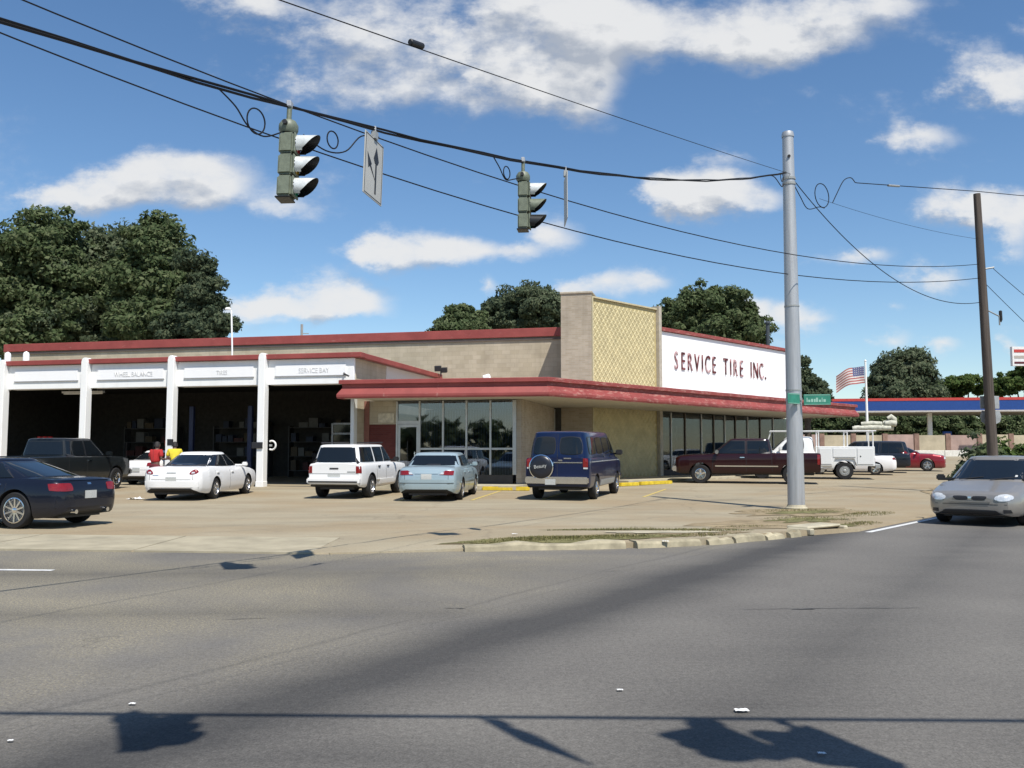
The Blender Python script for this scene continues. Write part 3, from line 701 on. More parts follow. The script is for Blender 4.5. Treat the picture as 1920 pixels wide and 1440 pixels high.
# small lamp fixtures on the canopy edge under the sign
# ---- shopfront under the canopy, facing the front road
FL = z(.29)
YS = 1.0
MB().box(3.72, 5.03, YS, YS + .2, FL, z(2.55)).build('lower_wall', M_DKRED, shop)
MB().box(3.72, 5.03, YS - .01, YS + .2, z(2.552), z(3.46)).build('upper_panel', M_WALLTAN, shop)
MB().box(3.72, 3.92, YS - .06, YS - .012, FL, z(3.46)).build('corner_trim', plain('trim_red_brown', (.24, .10, .075), .7), shop)
MB().box(4.30, 4.95, YS - .05, YS - .015, z(2.62), z(2.98)).build('notice_board', plain('notice_pale', (.52, .47, .36), .7, var=.25, scale=9), shop)
MX = [5.06, 5.98, 6.92, 7.85, 8.79, 9.72]
fr = shop
for i, mx in enumerate(MX):
    wd = .07 if i == 5 else .035
    MB().box(mx - wd, mx + wd, YS - .05, YS + .08, FL if i < 2 else z(.63), z(3.44)).build('mullion', M_ALU, shop, bevel=.006)
MB().box(6.02, 9.65, YS - .03, YS + .12, FL, z(.62)).build('bulkhead', plain('bulkhead_dark', (.045, .042, .04), .7), shop)
for a, b in zip(MX[1:], MX[2:]):
    MB().box(a + .036, b - (.036 if b < 9.7 else .071), YS - .03, YS + .05, z(1.565), z(1.64)).build('window_rail', M_ALU, shop)
    MB().box(a + .036, b - (.036 if b < 9.7 else .071), YS + .0, YS + .012, z(1.642), z(3.44)).build('pane', M_GLASS, shop)
    MB().box(a + .036, b - (.036 if b < 9.7 else .071), YS + .0, YS + .012, z(.622), z(1.563)).build('pane', M_GLASS, shop)
    bars = MB()
    for q in np.arange(a + .12, b - .08, .105): bars.tube([(q, YS + .16, z(.63)), (q, YS + .16, z(3.40))], .011, 5)
    bars.build('security_bars', plain('bar_grey', (.30, .31, .33), .5), shop)
# glazed door
MB().box(5.096, 5.944, YS - .03, YS + .05, z(2.56), z(2.68)).build('door_head', M_ALU, shop)
MB().box(5.096, 5.944, YS, YS + .012, z(2.682), z(3.44)).build('pane', M_GLASS, shop)
me = text_mesh('OPEN', .22, .004, plain('pale_lettering', (.55, .62, .62), .6), .9)
dor = MB().box(5.10, 5.94, YS - .01, YS + .03, FL + .02, FL + .2).build('door', M_ALU, shop)
for a, b in ((5.10, 5.19), (5.85, 5.94)): MB().box(a, b, YS - .01, YS + .03, FL + .2, z(2.55)).build('stile', M_ALU, dor)
MB().box(5.19, 5.85, YS - .01, YS + .03, z(2.44), z(2.55)).build('stile', M_ALU, dor)
MB().box(5.192, 5.848, YS + .005, YS + .015, FL + .2, z(2.44)).build('pane', M_GLASS, dor)
MB().tube([(5.80, YS - .07, z(1.05)), (5.80, YS - .07, z(1.5))], .018).build('handle', M_CHROME, dor)
# return wall of grey brick and the recessed back wall beside the pillar
MB().box(9.78, 9.98, YS, 7.9, FL, z(3.46)).build('return_wall', M_STONE, shop)
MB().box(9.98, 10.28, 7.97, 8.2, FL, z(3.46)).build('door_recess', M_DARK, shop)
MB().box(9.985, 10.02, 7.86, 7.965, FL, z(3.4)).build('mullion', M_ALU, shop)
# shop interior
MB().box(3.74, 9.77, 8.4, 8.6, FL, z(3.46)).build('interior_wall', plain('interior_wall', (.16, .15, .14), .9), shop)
MB().box(3.72, 10.2, -.9, 8.6, z(.14), z(.285)).build('pavement_slab', M_CONC, shop)
MB().box(4.1, 9.6, 5.0, 5.6, FL, z(1.3)).build('counter', plain('counter_brown', (.12, .09, .06), .7), shop)
# ---- side shopfront below the sign
def spost(t, w, o0, o1, z0, z1, nm, mt): swall(MB(), t - w, t + w, o0, o1, z0, z1).build(nm, mt, shop)
SF = z(.40)
tw = [TL + .28, 6.15, 7.4, 8.9, 10.1, 11.2, 12.3, 13.6, 15.0, 16.5, SLEN - .05]
swall(MB(), TL + .28, SLEN, -.08, .03, SF - .15, z(.62)).build('bulkhead', plain('bulkhead_dark', (.045, .042, .04), .7), shop)
for i, t in enumerate(tw): spost(t, .035, -.06, .06, z(.622), z(3.44), 'mullion', M_ALU if i % 2 else plain('bronze_frame', (.10, .08, .06), .5))
for a, b in zip(tw, tw[1:]):
    swall(MB(), a + .037, b - .037, .0, .012, z(.622), z(3.44)).build('pane', M_GLASS2, shop)
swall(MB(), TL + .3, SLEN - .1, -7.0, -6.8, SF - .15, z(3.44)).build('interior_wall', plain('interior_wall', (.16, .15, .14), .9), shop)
for a, b in ((8.6, 9.9), (10.2, 11.3), (11.5, 12.6), (12.9, 13.9)):
    swall(MB(), a, b, -2.3, -2.2, z(2.35), z(2.5)).build('shelf_board', plain('shelf_pale', (.55, .56, .56), .6), shop)
for t in (8.5, 10.05, 11.4, 12.75, 14.0):
    swall(MB(), t - .05, t + .05, -2.35, -2.25, SF, z(2.9)).build('shelf_post', plain('shelf_pale', (.55, .56, .56), .6), shop)
swall(MB(), 6.9, 8.2, -1.9, -1.7, SF, z(2.3)).build('display_panel', plain('display_grey', (.34, .33, .30), .7), shop)
# pavement along the side with yellow kerb lengths
swall(MB(), -1.9, SLEN, .02, 3.4, z(.13), z(.33)).build('pavement_slab', M_CONC, shop)
# ---- canopy
A = lg(-6.36, 33.6); B = lg(1.27, 32.25); C = lg(19.4, 51.1); C2 = sp_(SLEN, .09)
slab = [A, B, C, C2, sp_(0.0, .09), (11.70, 7.95), (10.27, 7.95), (10.27, 10.14), (XR + .38, 10.14), (XR + .38, -.34), (A[0] + .01, -.34)]
MB().prism(slab, z(3.47), z(3.52)).build('canopy_soffit', M_CREAM, shop)
MB().prism(slab, z(4.05), z(4.10)).build('canopy_roof', plain('canopy_felt', (.42, .33, .29), .9, var=.25), shop)
prof = [(.02, 4.15), (.06, 4.13), (.06, 4.00), (-.03, 3.985), (-.05, 3.86), (-.04, 3.84), (.10, 3.63), (.115, 3.60), (.115, 3.52), (.09, 3.455), (-.02, 3.46)]
def fascia(segs, name, mt, wob=0):
    """segs: list of (point, outward vector); the profile is swept through them"""
    rows = []
    for k, (p, n) in enumerate(segs):
        dz = wob * math.sin(k * 1.9) if 0 < k < len(segs) - 2 else 0
        rows.append([(p[0] + n.x * o, p[1] + n.y * o, z(h + dz)) for o, h in prof])
    return MB().grid(rows).build(name, mt, shop)
def perp(p, q):
    d_ = (Vector(q) - Vector(p)).normalized(); return Vector((d_.y, -d_.x))
def mitre(n0, n1):
    m_ = (n0 + n1).normalized(); return m_ / m_.dot(n0)
A0 = (A[0], -.34); nL, nF, nS, nE = perp(A0, A), perp(A, B), perp(B, C), perp(C, C2)
fascia([(A0, nL), (A, mitre(nL, nF)), (B, mitre(nF, nS))], 'canopy_fascia', M_RED)
side = [(B, mitre(nF, nS))] + [(tuple(Vector(B).lerp(Vector(C), k / 50)), nS) for k in range(1, 50)] + [(C, mitre(nS, nE)), (C2, nE)]
fascia(side, 'canopy_fascia', M_REDOLD, .005)
def seam(P_, Q_, t_, n_, mt):
    d_ = (Vector(Q_) - Vector(P_)); L_ = d_.length; d_.normalize(); c0 = Vector(P_) + d_ * (t_ * L_ - .03); c1 = c0 + d_ * .06; rows = []
    for p_ in (c0, c1): rows.append([(p_.x + n_.x * (o + .006), p_.y + n_.y * (o + .006), z(h + (.004 if i_ == 0 else -.004 if i_ > 8 else 0))) for i_, (o, h) in enumerate(prof)])
    MB().grid(rows).build('fascia_joint', mt, shop)
for t_ in (.22, .48, .75): seam(A, B, t_, nF, M_REDOLD)
for t_ in np.linspace(.08, .94, 9): seam(B, C, t_, nS, M_RED)
# yellow kerb lengths in front of the pavement
def kerb_len(a, b, name='kerb_length'):
    a, b = Vector((*a, 0)), Vector((*b, 0)); t = (b - a).normalized(); n = Vector((-t.y, t.x, 0)); mid = (a + b) / 2
    mb = MB(); zb = G(mid.y) + .01
    mb.obox((mid.x, mid.y, zb + .075), t * ((b - a).length / 2), n * .09, (0, 0, .075))
    return mb.build(name, M_KERBY, None, bevel=.025, seg=2)
ky = [((-1.05, 32.45), (.62, 32.15), 'yellow kerb length between the light blue sedan and the dark blue van'),
      ((4.15, 35.15), (4.95, 35.95), 'short yellow kerb length just right of the dark blue van'),
      ((5.05, 36.06), (6.55, 37.6), 'yellow kerb length in front of the yellow tiled screen')]
for a, b, l in ky: tag(kerb_len(a, b), l, 'kerb', 'yellow kerb lengths along the shop pavement')
# roof bits
def gthing(name, lab, cat, x, y, zz, g=None):
    w = gl(x, y); return root(name, lab, cat, (w[0], w[1], zz), GROT, g)
o = gthing('roof_light_pole', 'thin white pole with a small lamp head standing on the garage roof', 'lamp post', -2.88, 2.4, 5.14)
MB().tube([(0, 0, 0), (0, 0, .6), (-.08, 0, 2.35)], .036).build('pole', M_WHITE, o); MB().lathe([(0, .10), (.10, .08), (.14, 0), (.0, -.02)], 14, c=(-.24, 0, 2.40)).build('lamp_head', M_WHITE, o, smooth=40)
MB().tube([(-.08, 0, 2.33), (-.2, 0, 2.42)], .02).build('arm', M_WHITE, o)
for xx, lab in ((-13.35, 'white vent stub at the far left end of the garage roof'), (-12.4, 'cream vent stub second from the left end of the garage roof')):
    o = gthing('vent_pipe', lab, 'vent', xx, 1.6, 5.14, 'vent stubs on the garage roof')
    MB().lathe([(.13, 0), (.13, .62), (.10, .7), (.0, .76)], 14).build('pipe', M_WHITE, o, smooth=40); MB().lathe([(.17, .0), (.17, .08), (.13, .1)], 14).build('collar', M_STEEL, o)
o = gthing('floodlight', 'dark twin floodlight at the back end of the garage roof edge', 'floodlight', XR + .35, 9.3, 5.29)
MB().obox((0, 0, .2), (.16, 0, 0), (0, .08, .02), (0, -.02, .13)).build('lamp', M_PLASTIC, o, bevel=.02); MB().obox((.32, 0, .12), (.14, 0, 0), (0, .08, .02), (0, -.02, .12)).build('lamp', M_PLASTIC, o, bevel=.02)
MB().tube([(.15, 0, -.2), (.15, 0, .1)], .035).build('bracket', M_PLASTIC, o)
o = gthing('canopy_lamp', 'white floodlight on an orange base on the canopy roof below the tan wall', 'floodlight', 8.2, 3.2, 4.10)
MB().box(-.1, .45, -.12, .12, 0, .14).build('base', plain('lamp_base', (.48, .33, .22), .7), o, bevel=.02)
MB().obox((-.12, 0, .36), (.14, 0, .04), (0, .1, 0), (-.05, 0, .14)).build('lamp', M_WHITE, o, bevel=.03); MB().box(-.25, .02, -.05, .05, .1, .2).build('bracket', plain('lamp_green', (.10, .18, .13), .6), o)
w = lg(14.2, 50.0)
o = gthing('sign_lamp', 'small dark lamp on the canopy edge under the white sign', 'lamp', w[0], w[1], 4.10)
MB().obox((0, 0, .16), (.14, .05, 0), (-.05, .14, 0), (0, 0, .1)).build('lamp', M_PLASTIC, o, bevel=.02); MB().tube([(0, 0, 0), (0, 0, .1)], .03).build('stem', M_PLASTIC, o)
w = lg(17.5, 62.0)
o = root('vent_stack', 'thin dark vent stack rising behind the white sign wall', 'vent', (17.6, 62.0, 6.9)); MB().tube([(0, 0, -1), (0, 0, 3.4)], .13).build('pipe', plain('stack_dark', (.05, .06, .07), .6), o); MB().lathe([(.2, 3.4), (.2, 3.5), (0, 3.6)], 12).build('cap', plain('stack_dark', (.05, .06, .07), .6), o)
o = root('antenna_mast', 'short grey mast on the roof seen above the long red roof band', 'mast', (-11.9, 51.0, 6.95)); MB().tube([(0, 0, 0), (0, 0, 1.75)], .07).build('pole', plain('mast_grey', (.3, .28, .26), .7), o); MB().box(.0, .4, -.02, .02, 1.2, 1.25).build('arm', M_STEEL, o)
# ------------------------------------------------------------------ vehicles
def superx(cx, a, w, n, y):
    t = min(1, abs(y) / w); return cx + a * (1 - t ** n) ** (1 / n)
class Car:
    """body hull with wheel arches, cabin on top, then panels laid on by casting onto that surface"""
    def __init__(s, spec): s.s = spec
    def arch(s, x):
        zz = -1
        for ax in s.s['axles']:
            Rr = s.s.get('arch_r', s.s['tyre_r'] + .055)
            if abs(x - ax) < Rr: zz = max(zz, s.s['tyre_r'] + math.sqrt(Rr * Rr - (x - ax) ** 2) * 1.0)
        return zz
    def hull(s):
        sp = s.s; st = sp['st']; xs0 = [p[0] for p in st][::-1]
        col = lambda k: [p[k] for p in st][::-1]
        xs = set(np.linspace(xs0[0], xs0[-1], 46).tolist()) | set(xs0)
        for ax in sp['axles']:
            Rr = sp.get('arch_r', sp['tyre_r'] + .055)
            for k in range(17): xs.add(ax - Rr * math.cos(math.pi * k / 16))
            xs.add(ax - Rr - .002); xs.add(ax + Rr + .002)
        bed = sp.get('bed')
        if bed: xs |= {bed[0] - .001, bed[0], bed[1], bed[1] + .001}
        xs = sorted(xs, reverse=True)
        F = sp.get('F', [0, .08, .22, .42, .62, .80, .93, 1.0]); Wf = sp.get('Wf', [.91, .955, .985, 1, .995, .975, .94, .885])
        cr = sp.get('crown', .035); rows = []
        for x in xs:
            w, zt, zs = (float(np.interp(x, xs0, col(k))) for k in (1, 2, 3))
            za = s.arch(x); half = []
            for f in F:
                zz = max(zs + f * (zt - zs), za); fy = (zz - zs) / (zt - zs); half.append((w * float(np.interp(fy, F, Wf)), zz))
            if bed and bed[0] <= x <= bed[1]:
                top = [(.93 * w * Wf[-1], zt + .005), (.89 * w * Wf[-1], zt - .02), (.87 * w * Wf[-1], zt - .48), (0, zt - .48)]
            else:
                wt = w * Wf[-1]; top = [(.80 * wt, zt + cr * .55), (.52 * wt, zt + cr * .85), (.25 * wt, zt + cr * .98), (0, zt + cr)]
            zb = max(zs, za); bot = [(.6 * half[0][0], zb), (0, zb)]
            right = bot[::-1] + half + top                  # from the belly's middle round the side to the roof's middle
            ring = [(x, y, zz) for y, zz in right] + [(x, -y, zz) for y, zz in right[-2:0:-1]]
            rows.append(ring)
        mb = MB(); n = len(rows[0]); vs = [p for r in rows for p in r]; mb.add(vs, [])
        for i in range(len(rows) - 1):
            for k in range(n):
                dark = k in (0, 1, n - 1, n - 2); mb.f.append((i * n + k, i * n + (k + 1) % n, (i + 1) * n + (k + 1) % n, (i + 1) * n + k)); mb.m.append(1 if dark else 0)
        mb.f.append(tuple(range(n))); mb.m.append(0); mb.f.append(tuple((len(rows) - 1) * n + k for k in range(n))); mb.m.append(0)
        return mb
    def cabin(s, mb):
        c = s.s['cab']; zb, zr = c['z']; n = c.get('n', 5); L = []
        for l in np.linspace(-.12, 1, 8):
            t = max(0, l); e = 1 - (1 - t) ** 1.15
            L.append((zb + (zr - zb) * l, c['xr'][0] + (c['xr'][1] - c['xr'][0]) * l, c['xf'][0] + (c['xf'][1] - c['xf'][0]) * l, c['w'][0] + (c['w'][1] - c['w'][0]) * t ** 1.25))
        z1, xr, xf, w = L[-1]; cx = (xr + xf) / 2; a = (xf - xr) / 2; rc = c.get('crown', .06)
        for k, h in ((.975, .30), (.93, .55), (.80, .78), (.5, .95), (.2, 1.0)): L.append((z1 + rc * h, cx - a * k, cx + a * k, w * k))
        rows = []; mseg = 56
        for zz, xr, xf, w in L:
            cx = (xr + xf) / 2; a = (xf - xr) / 2; r = []
            for k in range(mseg):
                t = 2 * math.pi * k / mseg; ct, st_ = math.cos(t), math.sin(t)
                r.append((cx + a * math.copysign(abs(ct) ** (2 / n), ct), w * math.copysign(abs(st_) ** (2 / n), st_), zz))
            rows.append(r)
        b = len(mb.v); mb.grid(rows, 0, close=True); mb.f.append(tuple(b + (len(rows) - 1) * mseg + k for k in range(mseg))); mb.m.append(0)
    def body(s, rootob, paintm):
        mb = s.hull()
        if s.s.get('cab'): s.cabin(mb)
        o = mb.build('body', [paintm, M_PLASTIC], rootob, smooth=32)
        me = o.data; s.bvh = BVHTree.FromPolygons([v.co.copy() for v in me.vertices], [tuple(p.vertices) for p in me.polygons]); s.root = rootob
        return o
    def patch(s, name, corners, axis, mat, off=.006, nu=8, nv=5, parent=None, rnd=0, smooth=50, grow=0, label=None):
        """corners: 4 points (a,b) in order; axis 'f','b' (y,z) front/back, 'l','r' (x,z) sides"""
        dirs = {'f': Vector((-1, 0, 0)), 'b': Vector((1, 0, 0)), 'l': Vector((0, -1, 0)), 'r': Vector((0, 1, 0))}; dv = dirs[axis]
        if 'window' in name or name == 'windscreen' or name == 'seal': nu, nv, off = 12, 6, (.003 if name == 'seal' else .016)
        c = [Vector(p) for p in corners]; front, back = [], []
        for j in range(nv + 1):
            fr, bk = [], []
            for i in range(nu + 1):
                u, v = i / nu, j / nv
                if rnd:
                    a, b = 2 * u - 1, 2 * v - 1; rr = rnd
                    u2 = a * (1 - rr * b * b * abs(a) ** 2 * .5); v2 = b * (1 - rr * a * a * abs(b) ** 2 * .5); u, v = (u2 + 1) / 2, (v2 + 1) / 2
                p = (c[0] * (1 - u) + c[1] * u) * (1 - v) + (c[3] * (1 - u) + c[2] * u) * v
                o = Vector((6 * (1 if axis == 'f' else -1), p[0], p[1])) if axis in 'fb' else Vector((p[0], 3 * (1 if axis == 'l' else -1), p[1]))
                hit = s.bvh.ray_cast(o, dv)[0]
                if hit is None: hit = s.bvh.find_nearest(Vector((p[0], 0, p[1])) if axis in 'lr' else Vector((s.s['st'][0][0] * (1 if axis == 'f' else -1), p[0], p[1])))[0]
                fr.append(hit - dv * off); bk.append(hit + dv * .015)
            front.append(fr); back.append(bk)
        mb = MB(); mb.grid(front); w = nu + 1
        rim = [front[0][i] for i in range(w)] + [front[j][nu] for j in range(1, nv + 1)] + [front[nv][i] for i in range(nu - 1, -1, -1)] + [front[j][0] for j in range(nv - 1, 0, -1)]
        rib = [back[0][i] for i in range(w)] + [back[j][nu] for j in range(1, nv + 1)] + [back[nv][i] for i in range(nu - 1, -1, -1)] + [back[j][0] for j in range(nv - 1, 0, -1)]
        mb.grid([rim, rib], close=True)
        o = mb.build(name, mat, parent or s.root, smooth=smooth)
        if 'window' in name or name == 'windscreen':
            ce = sum(c, Vector((0, 0))) / 4; k = [ce + (q - ce) + (q - ce).normalized() * .035 for q in c]
            s.patch('seal', k, axis, M_PLASTIC, off=off - .003, nu=nu, nv=nv, parent=o, rnd=rnd, smooth=smooth)
        if label: o['label'] = label
        return o
    def both(s, name, corners, mat, **k):
        s.patch(name, corners, 'l', mat, **k); s.patch(name, corners, 'r', mat, **k)
    def pair(s, name, corners, axis, mat, **k):
        s.patch(name, corners, axis, mat, **k); s.patch(name, [(-y, zz) for y, zz in corners], axis, mat, **k)
    def wheels(s, rim_mat, rim_r, style='five', w=.215, chrome_lip=False):
        r = s.s['tyre_r']; tr = s.s['track'] / 2
        ty = MB().lathe([(rim_r - .02, -w / 2 + .03), (rim_r + .005, -w / 2), (r - .03, -w / 2), (r - .006, -w / 2 + .025), (r, -w / 2 + .05), (r, w / 2 - .05), (r - .006, w / 2 - .025), (r - .03, w / 2), (rim_r + .005, w / 2), (rim_r - .02, w / 2 - .03)], 30, 'y').mesh('tyre', M_BLACK, 40)
        rm = MB(); rm.lathe([(rim_r, -w / 2 - .004), (rim_r - .018, -w / 2 - .008), (rim_r - .03, -w / 2 + .02), (rim_r - .05, -w / 2 + .09)], 30, 'y')
        if style == 'cap':
            rm.lathe([(rim_r - .03, -w / 2 + .012), (rim_r * .72, -w / 2 - .004), (rim_r * .4, -w / 2 + .006), (rim_r * .25, -w / 2 - .02), (0, -w / 2 - .024)], 30, 'y')
            for k in range(10):
                a = 2 * math.pi * k / 10; d = Vector((math.cos(a), 0, math.sin(a))); t = Vector((-d.z, 0, d.x)); rm.obox(d * rim_r * .6 + Vector((0, -w / 2 - .001, 0)), d * rim_r * .16, (0, .004, 0), t * rim_r * .05)
        else:
            nsp = {'five': 5, 'six': 6, 'ten': 10, 'eight': 8}[style]; wd = {'five': .17, 'six': .14, 'ten': .075, 'eight': .10}[style]
            for k in range(nsp):
                a = 2 * math.pi * k / nsp + .3; d = Vector((math.cos(a), 0, math.sin(a))); t = Vector((-d.z, 0, d.x))
                i0, i1 = rim_r * .16, rim_r - .02; y0, y1 = -w / 2 + .012, -w / 2 + .004
                vs = [d * i0 + t * wd * rim_r * 1.0 + Vector((0, y0, 0)), d * i0 - t * wd * rim_r + Vector((0, y0, 0)), d * i1 - t * wd * rim_r * .8 + Vector((0, y1, 0)), d * i1 + t * wd * rim_r * .8 + Vector((0, y1, 0))]
                rm.add(vs + [v + Vector((0, .035, 0)) for v in vs], [(0, 1, 2, 3), (4, 7, 6, 5), (0, 4, 5, 1), (1, 5, 6, 2), (2, 6, 7, 3), (3, 7, 4, 0)])
            rm.lathe([(rim_r * .2, -w / 2 + .04), (rim_r * .2, -w / 2 + .004), (rim_r * .13, -w / 2 - .004), (0, -w / 2 - .004)], 16, 'y')
        rmm = rm.mesh('rim', rim_mat, 35)
        dk = MB().lathe([(rim_r - .035, -w / 2 + .08), (0, -w / 2 + .08)], 24, 'y').mesh('brake_disc', M_STEEL if style != 'cap' else M_BLACK)
        for ax in s.s['axles']:
            for sg in (1, -1):
                o = link('wheel', ty, s.root, (ax, sg * (tr - .0), r), math.pi if sg > 0 else 0)
                link('rim', rmm, o); link('brake_disc', dk, o)
    def mirrors(s, x, zz, y, mat, sc=1.0):
        for sg in (1, -1):
            mb = MB(); mb.obox((x, sg * (y + .10 * sc), zz), (.055 * sc, 0, 0), (0, .085 * sc, 0), (0, 0, .065 * sc))
            mb.obox((x + .02, sg * (y - .09), zz - .035 * sc), (.03, 0, 0), (0, .17, 0), (0, 0, .03)); mb.build('wing_mirror', mat, s.root, bevel=.025 * sc, seg=2)
    def belly(s):
        a = s.s['axles']; w = s.s['track'] / 2 - .22
        mb = MB().box(s.s['st'][-1][0] + .25, s.s['st'][0][0] - .2, -w, w, s.s.get('belly', .2) , s.s.get('belly', .2) + .28)
        for ax in a: mb.tube([(ax, -s.s['track'] / 2, s.s['tyre_r']), (ax, s.s['track'] / 2, s.s['tyre_r'])], .05, 8)
        mb.build('chassis', M_PLASTIC, s.root)
    def seams(s, xs, z0, z1, side='both'):
        for sd_ in ('l', 'r'):
            for x0, x1 in xs: s.patch('door_seam', [(x0 - .006, z0), (x0 + .006, z0), (x1 + .006, z1), (x1 - .006, z1)], sd_, M_PLASTIC, off=.0025, nu=1, nv=8)
    def handles(s, pts, mat, w=.09, h=.018):
        for sd_ in ('l', 'r'):
            for x, zz in pts: s.patch('door_handle', [(x - w, zz - h), (x + w, zz - h), (x + w, zz + h), (x - w, zz + h)], sd_, mat, off=.03, nu=3, nv=2)
    def plate(s, axis, zz, y=0, col=None):
        s.patch('number_plate', [(y - .155, zz - .078), (y + .155, zz - .078), (y + .155, zz + .078), (y - .155, zz + .078)], axis, col or M_PLATE, off=.02, nu=3, nv=2)
    def text(s, txt, size, axis, y, zz, mat, sx=.8, name='lettering'):
        me = text_mesh(txt, size, .002, mat, sx)
        o = link(name, me, s.root); dv = Vector((1, 0, 0)) if axis == 'b' else Vector((-1, 0, 0))
        hit = s.bvh.ray_cast(Vector((-6 if axis == 'b' else 6, y, zz)), dv)[0]
        o.location = hit - dv * .012; o.rotation_euler = (0, 0, -math.pi / 2 if axis == 'b' else math.pi / 2); return o

def vroot(name, label, cat, xy, h, group=None, zf=None):
    h = Vector(h).normalized(); zf = zf or (lambda x, y: lot_z(x, y)); x, y = xy
    sl = (zf(x, y + 1) - zf(x, y - 1)) / 2
    o = root(name, label, cat, (x, y, zf(x, y)), 0, group)
    o.rotation_euler = (math.atan(sl * h.x), -math.atan(sl * h.y), math.atan2(h.y, h.x)); return o
def sedan_st(L, w, hood0, cowl, belt, deck, xfb, xrb, sill=.2, tail=.0, nose=.0):
    h = L / 2
    return [(h, .60 * w, hood0 - .14, .30), (h - .03 - nose * .2, .76 * w, hood0 - .08, .24), (h - .10 - nose, .87 * w, hood0 - .03, .21), (h - .28 - nose, .95 * w, hood0 + .0, .21), (h - .7, .99 * w, hood0 + .07, sill),
            (xfb + .1, w, cowl, sill), (0, w, belt, sill), (xrb, w, deck + .0, sill), (-h + .5, .985 * w, deck - .01, sill + .01), (-h + .18 + tail, .94 * w, deck - .03, .25), (-h + .07, .86 * w, deck - .09, .30), (-h + .02, .78 * w, deck - .20, .33), (-h, .70 * w, deck - .30, .37)]
PARKED = 'vehicles parked in front of the tire shop'

# 1 dark blue-black saloon, left foreground
P = paint('paint_midnight', (.010, .013, .024), .3, .3, .03)
c = Car(dict(axles=(1.52, -1.53), tyre_r=.365, track=1.62, st=sedan_st(5.08, .945, .80, .93, .96, .99, 1.0, -1.75), belly=.2,
             cab=dict(z=(.94, 1.33), xf=(1.12, .22), xr=(-2.12, -.80), w=(.85, .62), n=4.0, crown=.07)))
o = vroot('parked_car', 'dark navy saloon with chrome wheels, cut off by the left edge of the photo', 'car', (-10.62, 18.55), (-.965, .262), PARKED); o.scale = (.96, .96, .96)
c.body(o, P); c.belly(); c.wheels(M_CHROME, .255, 'ten')
c.patch('rear_window', [(.68, 1.03), (-.68, 1.03), (-.50, 1.30), (.50, 1.30)], 'b', M_CARGLASS)
c.patch('windscreen', [(-.70, 1.00), (.70, 1.00), (.54, 1.30), (-.54, 1.30)], 'f', M_CARGLASS)
c.both('side_window', [(.85, .99), (-.22, .99), (-.22, 1.29), (.28, 1.29)], M_CARGLASS); c.both('side_window', [(-.30, .99), (-1.35, 1.01), (-.88, 1.28), (-.30, 1.29)], M_CARGLASS)
c.pair('taillight', [(.48, .74), (.83, .74), (.83, .90), (.50, .90)], 'b', M_LENSRED, rnd=.2, off=.012)
c.both('taillight', [(-2.32, .76), (-2.50, .74), (-2.49, .90), (-2.26, .89)], M_LENSRED, off=.010, nu=6, nv=4)
c.patch('boot_lip', [(.80, .95), (-.80, .95), (-.78, .985), (.78, .985)], 'b', P, off=.03)
c.patch('bumper', [(.84, .42), (-.84, .42), (-.84, .56), (.84, .56)], 'b', P, off=.02)
c.plate('b', .66); c.seams([(.95, .95), (-.24, -.24), (-1.30, -1.3)], .28, .98); c.handles([(-.05, .86), (-1.10, .87)], M_CHROME)
c.mirrors(.80, 1.02, .88, P); c.patch('badge', [(-.05, .86), (.05, .86), (.05, .90), (-.05, .90)], 'b', M_CHROME, nu=2, nv=2)
for sg in (.45, -.45): MB().tube([(-2.45, sg, .33), (-2.60, sg, .33)], .045, 12).build('exhaust_tip', M_CHROME, o)

